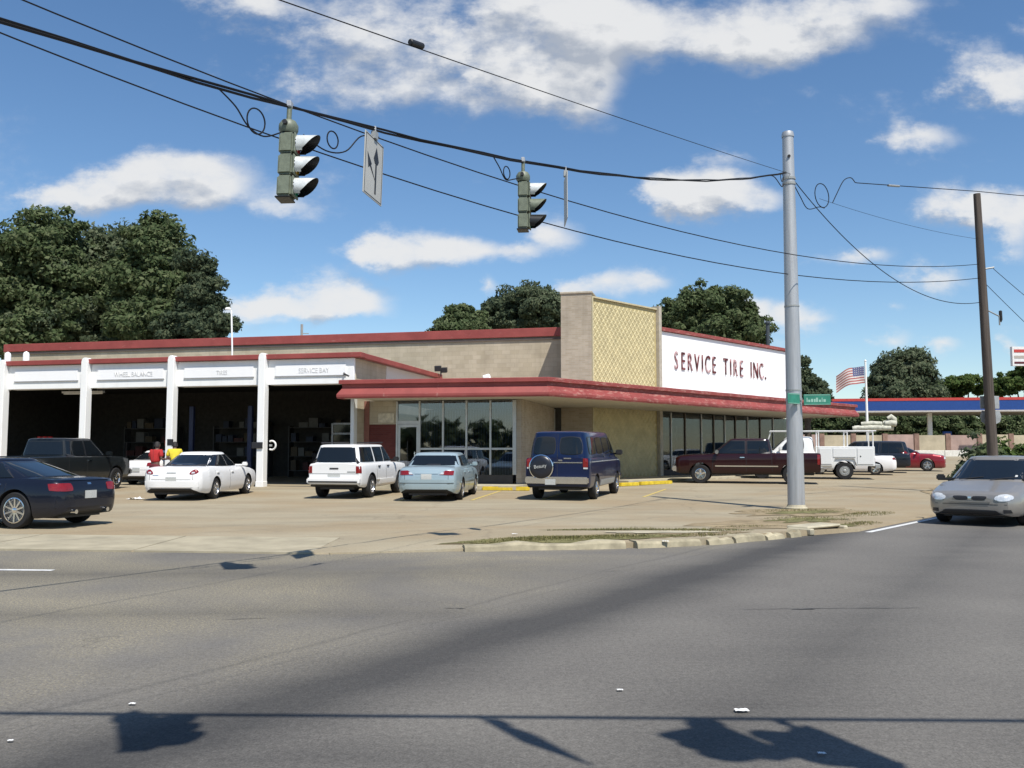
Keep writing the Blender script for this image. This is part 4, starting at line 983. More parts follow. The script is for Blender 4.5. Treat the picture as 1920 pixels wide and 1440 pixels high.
# pickup maker
def pickup(name, label, xy, h, P, L=5.8, w=.97, roofz=1.86, cabx=(1.0, -1.05), rim='five', rim_m=M_ALLOY, bed_rail=1.24, zsill=.42, tyre=.39, chrome_strip=False, rear_bumper=M_CHROME, axles=(1.85, -1.80)):
    hh = L / 2; c0, c1 = cabx
    st = [(hh, .82 * w, .96, .50), (hh - .05, .90 * w, 1.06, .46), (hh - .18, .955 * w, 1.12, .43), (hh - .6, .99 * w, 1.17, zsill), (c0 + .42, w, 1.20, zsill), (c1 - .02, w, bed_rail, zsill), (c1 - .06, w, bed_rail, zsill), (-hh + .1, .99 * w, bed_rail, zsill + .06), (-hh + .02, .97 * w, bed_rail, zsill + .08), (-hh, .955 * w, bed_rail - .015, zsill + .1)]
    c = Car(dict(axles=axles, tyre_r=tyre, track=w * 2 - .24, arch_r=tyre + .08, st=st, belly=.36, crown=.03, bed=(-hh + .07, c1 - .1),
                 F=[0, .06, .2, .45, .7, .88, .96, 1.0], Wf=[.94, .97, .99, 1, 1, .99, .97, .93],
                 cab=dict(z=(1.16, roofz - .06), xf=(c0 + .55, c0 - .28), xr=(c1 - .02, c1 + .12), w=(.93 * w, .76 * w), n=7, crown=.06)))
    o = vroot(name, label, 'pickup truck', xy, h, PARKED)
    c.body(o, P); c.belly(); c.wheels(rim_m, .225, rim, .24)
    t = roofz - .13
    c.patch('windscreen', [(-.78 * w, 1.26), (.78 * w, 1.26), (.66 * w, t), (-.66 * w, t)], 'f', M_CARGLASS)
    c.patch('rear_window', [(.74 * w, 1.30), (-.74 * w, 1.30), (-.64 * w, t), (.64 * w, t)], 'b', M_CARGLASS)
    m1 = c0 - .95
    c.both('side_window', [(c0 + .28, 1.25), (m1 + .05, 1.25), (m1 + .05, t + .02), (c0 - .30, t + .02)], M_CARGLASS); c.both('side_window', [(m1 - .05, 1.25), (c1 + .12, 1.25), (c1 + .20, t + .02), (m1 - .05, t + .02)], M_CARGLASS)
    c.seams([(c0 + .42, c0 + .36), (m1, m1), (c1 + .03, c1 + .05)], .5, 1.2); c.handles([(m1 + .16, 1.08)], M_CHROME)
    MB().box(-hh - .14, -hh + .06, -.93 * w, .93 * w, .50, .68).build('rear_bumper', rear_bumper, o, bevel=.03, seg=2)
    MB().box(hh - .10, hh + .12, -.93 * w, .93 * w, .50, .72).build('front_bumper', M_CHROME, o, bevel=.04, seg=2)
    c.patch('grille', [(-.45, .76), (.45, .76), (.45, 1.0), (-.45, 1.0)], 'f', M_PLASTIC, off=.01)
    c.pair('headlight', [(.50, .80), (.80, .80), (.78, .98), (.50, .98)], 'f', M_LENSCLR, off=.012)
    c.pair('taillight', [(.80 * w, .80), (.95 * w, .80), (.95 * w, 1.2), (.80 * w, 1.2)], 'b', M_LENSRED, off=.012)
    c.both('taillight', [(-hh + .03, .80), (-hh + .13, .80), (-hh + .13, 1.2), (-hh + .03, 1.2)], M_LENSRED, off=.012, nu=2, nv=6)
    c.patch('tailgate_handle', [(.12, 1.05), (-.12, 1.05), (-.12, 1.12), (.12, 1.12)], 'b', M_PLASTIC, off=.012, nu=2, nv=2)
    c.plate('b', .66 if False else .62)
    c.mirrors(c0 + .22, 1.30, .95 * w, P if not chrome_strip else M_CHROME, 1.25)
    if chrome_strip: c.both('side_moulding', [(1.25, .70), (-1.25, .70), (-1.25, .745), (1.25, .745)], M_CHROME, off=.015, nv=2)
    return o, c
o, c = pickup('parked_pickup', 'dark charcoal pickup nosed into a garage bay behind the navy saloon', (-15.7, 31.7), (.14, .99), paint('paint_charcoal', (.014, .018, .020), .3, .35, .03), rim_m=M_CHROME, cabx=(1.0, -1.0))
for k in (-.2, 0, .2): MB().box(-1.0 + .06, -.94 + .1, k - .05, k + .05, 1.865, 1.895).build('roof_lamp', M_LENSRED, o)
o, c = pickup('parked_pickup', 'maroon extended cab pickup parked sideways behind the silver steel pole', (9.85, 38.25), (-.965, .262), paint('paint_maroon', (.020, .003, .004), 0, .3, .015), chrome_strip=True, rim_m=M_CHROME, cabx=(.95, -1.05))

# 2 white saloon in front of the third bay
def sedan(name, label, xy, h, P, L=5.0, w=.925, H=1.42, hood=.78, belt=.93, deck=.97, xf=(1.05, .35), xr=(-1.70, -.95), axles=(1.38, -1.36), tyre=.32, rim='cap', rim_m=M_ALLOY, n=4.5, lights='round', zf=None, group=PARKED, cabw=(.83, .60), tail=0, nose=0):
    c = Car(dict(axles=axles, tyre_r=tyre, track=2 * w - .26, st=sedan_st(L, w, hood, belt - .02, belt, deck, xf[0], xr[0], tail=tail, nose=nose), belly=.18,
                 cab=dict(z=(belt - .03, H - .06), xf=(xf[0] + .1, xf[1]), xr=(xr[0] - .1, xr[1]), w=cabw, n=n, crown=.06)))
    o = vroot(name, label, 'car', xy, h, group, zf)
    c.body(o, P); c.belly(); c.wheels(rim_m, tyre * .64, rim)
    t = H - .105; wb, wt = cabw; b = belt + .05
    dz = (t - b) / (H - .06 - belt + .03)
    c.patch('windscreen', [(-wb * .88, b), (wb * .88, b), (wt * .86, t), (-wt * .86, t)], 'f', M_CARGLASS)
    c.patch('rear_window', [(wb * .90, b + .03), (-wb * .90, b + .03), (-wt * .92, t), (wt * .92, t)], 'b', M_CARGLASS)
    mid = (xf[0] + xr[0]) / 2 + .12
    c.both('side_window', [(xf[0] - .26, b), (mid + .04, b), (mid + .04, t), (xf[1] - .02, t)], M_CARGLASS)
    c.both('side_window', [(mid - .04, b), (xr[0] + .42, b + .02), (xr[1] + .10, t - .02), (mid - .04, t)], M_CARGLASS)
    c.seams([(xf[0] - .05, xf[0] - .08), (mid, mid), (xr[0] + .42, xr[0] + .42)], .28, belt)
    c.handles([(mid + .2, belt - .13), (xr[0] + .62, belt - .12)], P)
    c.mirrors(xf[0] - .25, belt + .07, w - .06, P if name == 'parked_car' else M_PLASTIC)
    hl = L / 2; zl = deck - .36
    for y0 in (.70 * w, -.70 * w): c.patch('boot_seam', [(y0 - .005, zl), (y0 + .005, zl), (y0 + .005, deck + .0), (y0 - .005, deck + .0)], 'b', M_PLASTIC, off=.002, nu=1, nv=6)
    c.patch('boot_seam', [(.70 * w, zl - .005), (-.70 * w, zl - .005), (-.70 * w, zl + .005), (.70 * w, zl + .005)], 'b', M_PLASTIC, off=.002, nu=10, nv=1)
    c.patch('boot_badge', [(.55, zl + .12), (.38, zl + .12), (.38, zl + .14), (.55, zl + .14)], 'b', M_CHROME, off=.006, nu=2, nv=1)
    c.patch('fuel_flap', [(xr[0] + .05, belt - .22), (xr[0] - .09, belt - .22), (xr[0] - .09, belt - .10), (xr[0] + .05, belt - .10)], 'r', P, off=.004, nu=2, nv=2)
    MB().tube([(xr[0] - .3, w - .22, deck), (xr[0] - .32, w - .22, deck + .75)], .004, 4).build('aerial', M_PLASTIC, o)
    return o, c
P = paint('paint_white', (.78, .78, .77), 0, .3, .06)
o, c = sedan('parked_car', 'white rounded saloon parked before the third bay of the garage', (-9.78, 29.05), (.06, 1), P, cabw=(.82, .58), n=3.4, xf=(1.15, .35), xr=(-1.85, -.85), deck=.98, rim='six')
c.pair('taillight', [(.50, .76), (.80, .80), (.76, .92), (.62, .92)], 'b', M_LENSRED, rnd=.6, off=.012); c.pair('reversing_light', [(.60, .80), (.70, .81), (.69, .85), (.61, .85)], 'b', M_LENSCLR, off=.016, nu=2, nv=2); c.plate('b', .62)
c.patch('badge', [(-.14, .80), (.14, .80), (.14, .835), (-.14, .835)], 'b', M_STEEL, nu=3, nv=2); c.patch('bumper', [(.80, .40), (-.80, .40), (-.80, .58), (.80, .58)], 'b', P, off=.025)
c.pair('headlight', [(.45, .62), (.74, .62), (.72, .74), (.45, .72)], 'f', M_LENSCLR, off=.01)

# light blue saloon
P2 = paint('paint_iceblue', (.36, .46, .50), .35, .34, .08)
o, c = sedan('parked_car', 'pale blue saloon parked between the white four by four and the dark blue van', (-2.22, 28.7), (.10, .995), P2, L=4.95, w=.91, deck=.99, belt=.95, hood=.80, xf=(1.0, .30), xr=(-1.55, -1.0), cabw=(.84, .67), n=6.5, rim='cap', H=1.41)
c.pair('taillight', [(.38, .78), (.78, .76), (.79, .89), (.55, .90)], 'b', M_LENSRED, off=.012)
c.patch('bumper', [(.80, .36), (-.80, .36), (-.80, .64), (.80, .64)], 'b', P2, off=.03); c.patch('trim_strip', [(.34, .80), (-.34, .80), (-.34, .86), (.34, .86)], 'b', P2, off=.012)
c.plate('b', .70 + .02); c.pair('reversing_light', [(.40, .79), (.50, .79), (.52, .845), (.44, .845)], 'b', M_LENSCLR, off=.016, nu=2, nv=2); c.patch('bumper_strip', [(.79, .53), (-.79, .53), (-.79, .545), (.79, .545)], 'b', M_PLASTIC, off=.034, nu=10, nv=1); c.pair('headlight', [(.40, .64), (.74, .64), (.72, .75), (.40, .75)], 'f', M_LENSCLR, off=.01)
c.both('side_moulding', [(1.7, .52), (-1.7, .52), (-1.7, .57), (1.7, .57)], P2, off=.015, nv=2)

# white estate (four by four)
def suv(name, label, xy, h, P, cat='suv', L=4.6, w=.88, H=1.66, belt=1.06, xf=(.98, .42), rim_m=M_ALLOY, axles=(1.38, -1.34), xr_top=-2.12, tyre=.355):
    hh = L / 2
    st = [(hh, .80 * w, .86, .46), (hh - .05, .90 * w, .94, .40), (hh - .2, .96 * w, .99, .36), (hh - .6, .99 * w, 1.02, .34), (xf[0] + .1, w, belt - .01, .33), (0, w, belt, .33), (-hh + .4, .99 * w, belt, .34), (-hh + .12, .965 * w, belt, .37), (-hh + .03, .93 * w, belt - .005, .40), (-hh, .90 * w, belt - .03, .44)]
    c = Car(dict(axles=axles, tyre_r=tyre, track=2 * w - .25, arch_r=tyre + .075, st=st, belly=.28, F=[0, .06, .2, .45, .7, .88, .96, 1.0], Wf=[.93, .97, .99, 1, 1, .985, .96, .92],
                 cab=dict(z=(belt - .03, H - .06), xf=(xf[0] + .1, xf[1]), xr=(-hh + .06, -hh + .26), w=(.90 * w, .74 * w), n=7.5, crown=.055)))
    o = vroot(name, label, cat, xy, h, PARKED)
    c.body(o, P); c.belly(); c.wheels(rim_m, .20, 'five', .225)
    t = H - .12; b = belt + .06
    c.patch('windscreen', [(-.78 * w, b), (.78 * w, b), (.66 * w, t), (-.66 * w, t)], 'f', M_CARGLASS)
    c.patch('rear_window', [(.86 * w, b - .01), (-.86 * w, b - .01), (-.72 * w, t + .01), (.72 * w, t + .01)], 'b', M_CARGLASS)
    for x0, x1, x2, x3 in ((xf[0] - .2, .02, .02, xf[1] - .05), (-.08, -.80, -.86, -.08), (-.98, -hh + .30, -hh + .44, -1.0)): c.both('side_window', [(x0, b), (x1, b), (x2, t + .01), (x3, t + .01)], M_CARGLASS)
    c.seams([(xf[0], xf[0] - .05), (-.03, -.03), (-.88, -.9)], .42, belt); c.handles([(.14, belt - .10), (-.70, belt - .10)], M_PLASTIC if cat != 'suv2' else P)
    c.mirrors(xf[0] - .2, belt + .10, w - .05, M_PLASTIC, 1.1)
    return o, c
o, c = suv('parked_suv', 'white boxy four by four with dark rear glass beside the last garage column', (-4.93, 29.75), (.19, .98), P)
hh = 2.3
MB().box(-hh - .12, -hh + .08, -.84, .84, .46, .64).build('rear_bumper', P, o, bevel=.035, seg=2); MB().box(-hh - .125, -hh - .12 + .001, -.78, .78, .50, .545).build('bumper_strip', M_PLASTIC, o)
c.pair('taillight', [(.70, .78), (.82, .78), (.82, .99), (.70, .99)], 'b', M_LENSRED, off=.012, nu=3); c.both('taillight', [(-hh + .03, .78), (-hh + .09, .78), (-hh + .09, .99), (-hh + .03, .99)], M_LENSRED, off=.01, nu=1)
c.patch('tailgate_handle', [(.14, .90), (-.14, .90), (-.14, .94), (.14, .94)], 'b', M_PLASTIC, off=.012, nu=2, nv=1); c.patch('badge', [(-.42, .80), (-.68, .80), (-.68, .835), (-.42, .835)], 'b', M_STEEL, off=.006, nu=2, nv=1); MB().tube([(-2.10, .0, 1.13), (-2.16, .25, 1.20)], .009, 5).build('wiper', M_PLASTIC, o)
c.both('lower_trim', [(1.0, .40), (-.95, .40), (-.95, .55), (1.0, .55)], P, off=.02, nu=8, nv=2)
c.patch('number_plate', [(.2, .66), (-.2, .66), (-.2, .75), (.2, .75)], 'b', M_PLATE, nu=2, nv=2); c.patch('tailgate_trim', [(.78, .76), (-.78, .76), (-.78, .772), (.78, .772)], 'b', M_STEEL, nu=3, nv=1)
MB().tube([(-1.9, .58, 1.69), (.4, .58, 1.70)], .018).build('roof_rail', M_PLASTIC, o); MB().tube([(-1.9, -.58, 1.69), (.4, -.58, 1.70)], .018).build('roof_rail', M_PLASTIC, o)
c.pair('headlight', [(.45, .74), (.72, .74), (.72, .86), (.45, .86)], 'f', M_LENSCLR, off=.01)

# dark blue van with a covered spare wheel
PV = paint('paint_deepblue', (.003, .010, .046), 0, .3, .012)
L = 5.15; hh = L / 2; w = .985
st = [(hh, .86 * w, .95, .50), (hh - .06, .92 * w, 1.04, .44), (hh - .25, .97 * w, 1.10, .40), (1.75, w, 1.20, .38), (1.4, w, 1.24, .37), (0, w, 1.24, .37), (-hh + .15, w, 1.24, .37), (-hh + .04, .985 * w, 1.24, .40), (-hh, .97 * w, 1.23, .42)]
c = Car(dict(axles=(1.62, -1.55), tyre_r=.355, track=1.72, arch_r=.42, st=st, belly=.3, F=[0, .06, .2, .45, .7, .88, .96, 1.0], Wf=[.94, .97, .99, 1, 1, .995, .985, .965],
             cab=dict(z=(1.20, 1.98), xf=(1.95, 1.12), xr=(-hh + .02, -hh + .14), w=(.955 * w, .80 * w), n=9, crown=.08)))
o = vroot('parked_van', 'dark blue passenger van with a spare wheel on its back door', 'van', (2.1, 29.25), (.30, .954), PARKED)
c.body(o, PV); c.belly(); c.wheels(M_CHROME, .20, 'cap', .22)
c.pair('rear_window', [(.08, 1.36), (.76, 1.36), (.68, 1.86), (.08, 1.86)], 'b', M_CARGLASS, rnd=.25)
c.patch('windscreen', [(-.82, 1.36), (.82, 1.36), (.70, 1.90), (-.70, 1.90)], 'f', M_CARGLASS)
for x0, x1, x2, x3 in ((1.45, .62, .62, 1.12), (.50, -.35, -.35, .50), (-.47, -1.30, -1.30, -.47), (-1.42, -2.25, -2.20, -1.42)): c.both('side_window', [(x0, 1.36), (x1, 1.36), (x2, 1.86), (x3, 1.86)], M_CARGLASS, rnd=.15)
MB().box(-hh - .14, -hh + .03, -.95, .95, .50, .70).build('rear_bumper', M_CHROME, o, bevel=.03, seg=2)
MB().box(hh - .05, hh + .12, -.93, .93, .50, .68).build('front_bumper', M_CHROME, o, bevel=.03, seg=2)
c.pair('taillight', [(.78, .98), (.93, .98), (.93, 1.24), (.78, 1.24)], 'b', M_LENSRED, off=.015); c.pair('reversing_light', [(.79, .93), (.92, .93), (.92, .975), (.79, .975)], 'b', M_LENSCLR, off=.014, nu=2, nv=2)
c.patch('chrome_strip', [(.30, 1.10), (-.76, 1.10), (-.76, 1.13), (.30, 1.13)], 'b', M_CHROME, off=.01, nu=4, nv=1)
c.patch('door_seam', [(.006, .55), (-.006, .55), (-.006, 1.95), (.006, 1.95)], 'b', M_PLASTIC, off=.003, nu=1, nv=10)
c.both('stripe', [(2.2, 1.12), (-2.5, 1.12), (-2.5, 1.145), (2.2, 1.145)], M_STEEL, off=.006, nu=14, nv=1)
c.patch('door_handle', [(-.04, 1.16), (-.16, 1.16), (-.16, 1.20), (-.04, 1.20)], 'b', M_CHROME, off=.03, nu=2, nv=1); c.patch('badge', [(-.20, 1.22), (-.42, 1.22), (-.42, 1.255), (-.20, 1.255)], 'b', M_CHROME, off=.008, nu=2, nv=1)
c.both('lower_trim', [(1.1, .40), (-1.0, .40), (-1.0, .56), (1.1, .56)], M_STEEL, off=.02, nu=8, nv=2)
c.seams([(1.5, 1.5), (.56, .56), (-.41, -.41)], .45, 1.9); c.mirrors(1.35, 1.38, .97, M_PLASTIC, 1.3)
c.patch('number_plate', [(.33, .47), (.02, .47), (.02, .63), (.33, .63)], 'b', M_PLATE, off=.16, nu=2, nv=2)
spn = MB().lathe([(.0, -.17), (.18, -.168), (.29, -.16), (.335, -.12), (.345, -.0)], 30, 'x', c=(-hh - .02, .46, .98)).build('spare_wheel_cover', plain('cover_vinyl', (.012, .014, .022), .35), o, smooth=40)
MB().lathe([(.345, -.10), (.372, -.09), (.375, -.03), (.35, -.01)], 30, 'x', c=(-hh - .02, .46, .98)).build('cover_ring', M_CHROME, spn, smooth=40)
me = text_mesh('Beauty', .15, .003, M_PLATE, .95); t = link('lettering', me, spn); t.location = (-hh - .20, .46, .96); t.rotation_euler = (0, R(-8), -math.pi / 2)
c.pair('headlight', [(.55, .78), (.82, .78), (.82, .95), (.55, .95)], 'f', M_LENSCLR, off=.01)

# white service truck with utility body and ladder rack
PW = paint('paint_white_truck', (.74, .75, .74), 0, .35, .10)
L = 5.6; hh = 2.8; w = .97
st = [(2.75, .84 * w, .98, .55), (2.68, .92 * w, 1.08, .5), (2.5, .97 * w, 1.13, .46), (1.5, w, 1.22, .45), (.6, w, 1.25, .45), (-.5, w, 1.25, .45), (-.52, w, 1.0, .45)]
c = Car(dict(axles=(1.9, -1.75), tyre_r=.39, track=1.74, arch_r=.47, st=st, belly=.42, F=[0, .06, .2, .45, .7, .88, .96, 1.0], Wf=[.94, .97, .99, 1, 1, .99, .97, .93],
             cab=dict(z=(1.20, 1.90), xf=(1.55, .78), xr=(-.50, -.40), w=(.93 * w, .77 * w), n=7, crown=.07)))
o = vroot('service_truck', 'white service truck with tool lockers and ladder rack behind the maroon pickup', 'truck', (13.75, 43.0), (-.965, .262), PARKED)
c.body(o, PW); c.belly(); c.wheels(M_STEEL, .22, 'cap', .25)
c.both('side_window', [(1.05, 1.33), (.02, 1.33), (.02, 1.80), (.66, 1.80)], M_CARGLASS, rnd=.15)
c.patch('windscreen', [(-.78, 1.33), (.78, 1.33), (.66, 1.80), (-.66, 1.80)], 'f', M_CARGLASS); c.patch('rear_window', [(.7, 1.36), (-.7, 1.36), (-.62, 1.76), (.62, 1.76)], 'b', M_CARGLASS)
c.mirrors(1.05, 1.42, .95, PW, 1.4); c.handles([(.15, 1.12)], M_PLASTIC)
for sg in (1, -1):
    bx = MB()
    pts = [(-.60, .62), (-1.22, .62), (-1.34, .95), (-2.16, .95), (-2.28, .62), (-3.05, .62), (-3.05, 1.50), (-.60, 1.50)]
    y0, y1 = (.62, 1.04) if sg > 0 else (-1.04, -.62)
    bx.prism_y(pts, y0, y1); lk_ = bx.build('tool_locker', PW, o, bevel=.015)
    for (a, b, z0, z1) in ((-.66, -1.20, .70, 1.42), (-1.26, -2.24, 1.02, 1.42), (-2.30, -2.98, .70, 1.42)):
        yy = 1.04 if sg > 0 else -1.065
        dr_ = MB().box(b, a, yy, yy + .025, z0, z1).build('locker_door', PW, lk_, bevel=.008)
    MB().lathe([(.03, 0), (.03, .012), (0, .016)], 12, 'y', c=(-2.44, 1.066 if sg > 0 else -1.08, 1.06)).build('lock', M_PLASTIC, lk_)
MB().box(-3.05, -.62, -.62, .62, .66, .74).build('load_bed', PW, o)
MB().box(-3.05, -3.0, -.615, .615, .745, 1.2).build('tailgate', PW, o, bevel=.01)
MB().box(-3.28, -3.06, -1.0, 1.0, .52, .70).build('rear_bumper', M_STEEL, o, bevel=.02)
for yy in (.98, -.98):
    s_ = o.children
    MB().box(-3.06, -3.04, yy - .04, yy + .04, .8, 1.0).build('taillight', M_LENSRED, o)
rk_ = MB(); M_RACK = plain('rack_white', (.72, .72, .70), .5)
for xx in (-.65, -1.9, -3.0):
    for yy in (.86, -.86): MB().tube([(xx, yy, 1.5), (xx, yy, 2.14)], .03, 8).build('rack_post', M_RACK, o)
    MB().tube([(xx, -.9, 2.16), (xx, .9, 2.16)], .028, 8).build('rack_bar', M_RACK, o)
for yy in (.86, -.86): MB().tube([(-3.15, yy, 2.21), (1.5, yy, 2.21)], .028, 8).build('rack_rail', M_RACK, o)
for yy in (.8, -.8): MB().tube([(1.45, yy, 2.2), (1.75, yy, 1.3)], .025, 8).build('rack_post', M_RACK, o)
# pale bundle lashed on the rack
hd = Vector((-.965, .262)).normalized()
bw_ = Vector((13.75, 43.0)) + hd * (-3.1)
bu = root('lashed_bundle', 'pale bundle of rolled sheeting lashed on the rear of the white service truck rack', 'bundle', (bw_.x, bw_.y, lot_z(bw_.x, bw_.y) + 2.24), math.atan2(hd.y, hd.x))
M_TARP = plain('tarp_pale', (.50, .49, .40), .8, var=.3, scale=7)
for (x0, x1, y, zz, r_) in ((-1.0, -.55, .25, .30, .13), (-1.0, -.5, -.1, .34, .12), (-.9, .8, .1, .12, .12), (-.75, .9, .36, .10, .10), (-.6, .6, -.15, .11, .11), (-.4, .5, .2, .30, .10)):
    MB().tube([(x0, y, zz), ((x0 + x1) / 2, y + .03, zz + .03), (x1, y - .02, zz)], [r_, r_ * 1.1, r_ * .9], 10).build('roll', M_TARP, bu, smooth=50)
MB().tube([(-.95, .05, .34), (-.93, .08, .52), (-.80, .1, .64), (-.66, .1, .55)], [.12, .13, .12, .08], 10).build('roll', M_TARP, bu, smooth=50)

# white saloon, dark estate and red car at the far end of the row
o, c = sedan('parked_car', 'white saloon with dark tail lamps parked beyond the white service truck', (17.75, 48.2), (-.93, .36), paint('paint_white_far', (.80, .79, .78), 0, .3, .05), L=4.75, w=.90, H=1.36, deck=.99, rim='five', rim_m=M_CHROME)
c.pair('taillight', [(.42, .78), (.78, .80), (.76, .92), (.46, .90)], 'b', plain('smoked_lens', (.10, .03, .02), .3), off=.012); c.plate('b', .60, 0, plain('plate_cream', (.55, .45, .33), .5))
c.both('taillight', [(-2.20, .80), (-2.30, .80), (-2.30, .92), (-2.16, .92)], M_LENSRED, off=.01, nu=2, nv=3)
o, c = suv('parked_suv', 'dark slate people carrier parked between the white and the red cars', (19.9, 51.6), (-.92, .39), paint('paint_slate', (.014, .020, .030), .2, .3, .03), cat='minivan', L=4.9, w=.95, H=1.76, belt=1.08, xf=(1.3, .5))
c.pair('taillight', [(.74, .85), (.88, .85), (.86, 1.2), (.74, 1.2)], 'b', M_LENSRED, off=.01)
o, c = sedan('parked_car', 'red car with its nose towards the road at the far end of the row', (23.15, 54.2), (.93, -.37), paint('paint_red', (.22, .012, .022), .2, .3), L=4.75, w=.91, H=1.46, hood=.92, belt=1.02, deck=1.02, rim='five', rim_m=M_ALLOY, tyre=.35)
c.pair('headlight', [(.46, .72), (.78, .72), (.74, .86), (.46, .86)], 'f', M_LENSCLR, off=.012); c.patch('grille', [(-.4, .72), (.4, .72), (.4, .84), (-.4, .84)], 'f', M_PLASTIC, off=.01); c.pair('fog_lamp', [(.5, .42), (.66, .42), (.66, .5), (.5, .5)], 'f', M_LENSCLR, off=.012, nu=2, nv=2)
# white car inside the second bay
o, c = sedan('parked_car', 'white car standing in the second garage bay behind the person in red', (gl(-5.42, 1.9)[0], gl(-5.42, 1.9)[1]), (.19, .98), paint('paint_white_far', (.80, .79, .78), 0, .3, .05), L=4.6, w=.88, H=1.40, zf=lambda x, y: .165)
c.pair('taillight', [(.45, .76), (.78, .78), (.76, .92), (.45, .90)], 'b', M_LENSRED, off=.012); c.plate('b', .62)

# silver saloon coming down the side road
PS = paint('paint_silver', (.31, .29, .26), .45, .3, .03)
hx = (-.66, -.75)
o, c = sedan('moving_car', 'silver beige saloon facing the camera on the side road', (10.72, 20.05), hx, PS, L=4.75, w=.90, H=1.40, hood=.69, belt=.86, deck=.93, xf=(1.20, .30), xr=(-1.75, -.95), cabw=(.85, .60), n=3.8, rim='five', rim_m=M_ALLOY, tyre=.325, zf=lambda x, y: G(y), group='', nose=.06)
c.pair('headlight', [(.44, .50), (.78, .52), (.74, .66), (.46, .635)], 'f', M_LENSCLR, rnd=.7, off=.012, nu=8, nv=6)
c.pair('grille', [(.04, .515), (.27, .515), (.33, .605), (.04, .605)], 'f', M_PLASTIC, rnd=.3, off=.012)
gs = MB(); c.patch('grille_surround', [(-.37, .480), (.37, .480), (.37, .508), (-.37, .508)], 'f', PS, off=.02, nv=1)
c.patch('lower_intake', [(-.46, .235), (.46, .235), (.54, .335), (-.54, .335)], 'f', M_PLASTIC, off=.014, rnd=.3); c.pair('fog_lamp', [(.60, .27), (.74, .28), (.72, .345), (.60, .345)], 'f', M_PLASTIC, off=.012, nu=3, nv=3)
c.patch('bumper_lip', [(-.72, .19), (.72, .19), (.72, .225), (-.72, .225)], 'f', PS, off=.02, nv=1)
c.patch('bumper_strip', [(-.66, .435), (.66, .435), (.66, .445), (-.66, .445)], 'f', M_PLASTIC, off=.004, nv=1)
c.patch('badge', [(-.03, .53), (.03, .53), (.03, .59), (-.03, .59)], 'f', M_CHROME, off=.02, nu=2, nv=2)
c.patch('inspection_sticker', [(.52, .96), (.60, .96), (.60, 1.0), (.52, 1.0)], 'f', M_PLATE, off=.010, nu=2, nv=2)
for sg in (1, -1):
    MB().tube([(1.20, .3 * sg - .2, .90), (1.08, .3 * sg + .25, .955)], .010, 5).build('wiper', M_PLASTIC, o)
# ------------------------------------------------------------------ poles, wires, signals, signs
def sagline(a, b, sag, f0=0.0, f1=1.0, n=40):
    a, b = Vector(a), Vector(b); out = []
    for k in range(n + 1):
        f = f0 + (f1 - f0) * k / n; p = a.lerp(b, f); p.z -= 4 * sag * f * (1 - f); out.append(p)
    return out
SPX, SPY = 7.25, 23.3
pole = root('steel_pole', 'tall silver steel signal pole standing at the corner of the lot', 'pole', (SPX, SPY, lot_z(SPX, SPY)))
PH = 9.72
MB().lathe([(.215, 0), (.20, 2.2), (.185, 4.5), (.165, 7.0), (.142, PH)], 24).build('shaft', M_GALV, pole, smooth=40)
MB().lathe([(.155, PH - .02), (.16, PH + .03), (.14, PH + .12), (0, PH + .15)], 24).build('cap', M_GALV, pole, smooth=40)
MB().lathe([(.28, 0), (.28, .04), (.24, .07), (.22, .12)], 24).build('base_ring', M_CONC, pole)
for zz in (8.42, 8.56): MB().lathe([(.155, zz), (.172, zz), (.172, zz + .06), (.155, zz + .06)], 20).build('clamp_band', M_STEEL, pole)
MB().lathe([(.17, 5.2), (.19, 5.2), (.19, 5.24), (.17, 5.24)], 20).build('clamp_band', M_STEEL, pole)
MB().lathe([(.04, -.15), (.04, -.175), (0, -.175)], 12, 'y', c=(-.03, 0, 9.15)).build('shade_disc', M_BLACK, pole)  # raised black disc, coloured as the shade within a bolt hole
MB().lathe([(.19, 3.02), (.205, 3.02), (.205, 3.06), (.19, 3.06)], 20).build('clamp_band', M_STEEL, pole)
# green street name blades
M_GREEN = plain('sign_green', (.035, .22, .15), .45, var=.2, scale=5)
def blade(lab, ang, x0, x1, zz, o_, rough_txt, h=.27):
    b = root('street_sign', lab, 'street sign', (SPX, SPY, lot_z(SPX, SPY) + zz), ang, 'street name blades on the steel pole')
    MB().box(x0, x1, o_ - .012, o_ + .012, -h / 2, h / 2).build('blade', M_GREEN, b, bevel=.005)
    for a in (-h / 2 + .012, h / 2 - .024): MB().box(x0 + .02, x1 - .02, o_ - .016, o_ - .0125, a, a + .012).build('border', plain('sign_mint', (.30, .52, .42), .5), b)
    if rough_txt:
        for k, (xx, wd, h0, h1) in enumerate(rough_txt): MB().box(xx, xx + wd, o_ - .0145, o_ - .0125, h0, h1).build('lettering', plain('sign_mint', (.30, .52, .42), .5), b)
    MB().box(-.05, .05, -.22, .22, -.03, .03).build('bracket', M_STEEL, b)
    return b
blade('green street name blade pointing right from the silver steel pole', R(-8), .2, .86, 2.78, -.24, [(.27, .025, -.06, .05), (.31, .05, -.06, .0), (.38, .05, -.06, .02), (.45, .04, -.06, .02), (.50, .05, -.06, .05), (.57, .05, -.06, .0), (.64, .02, -.06, .05), (.68, .06, -.06, .01)])
blade('short green street name blade left of the silver steel pole', R(38), -.62, -.12, 2.80, -.25, None)

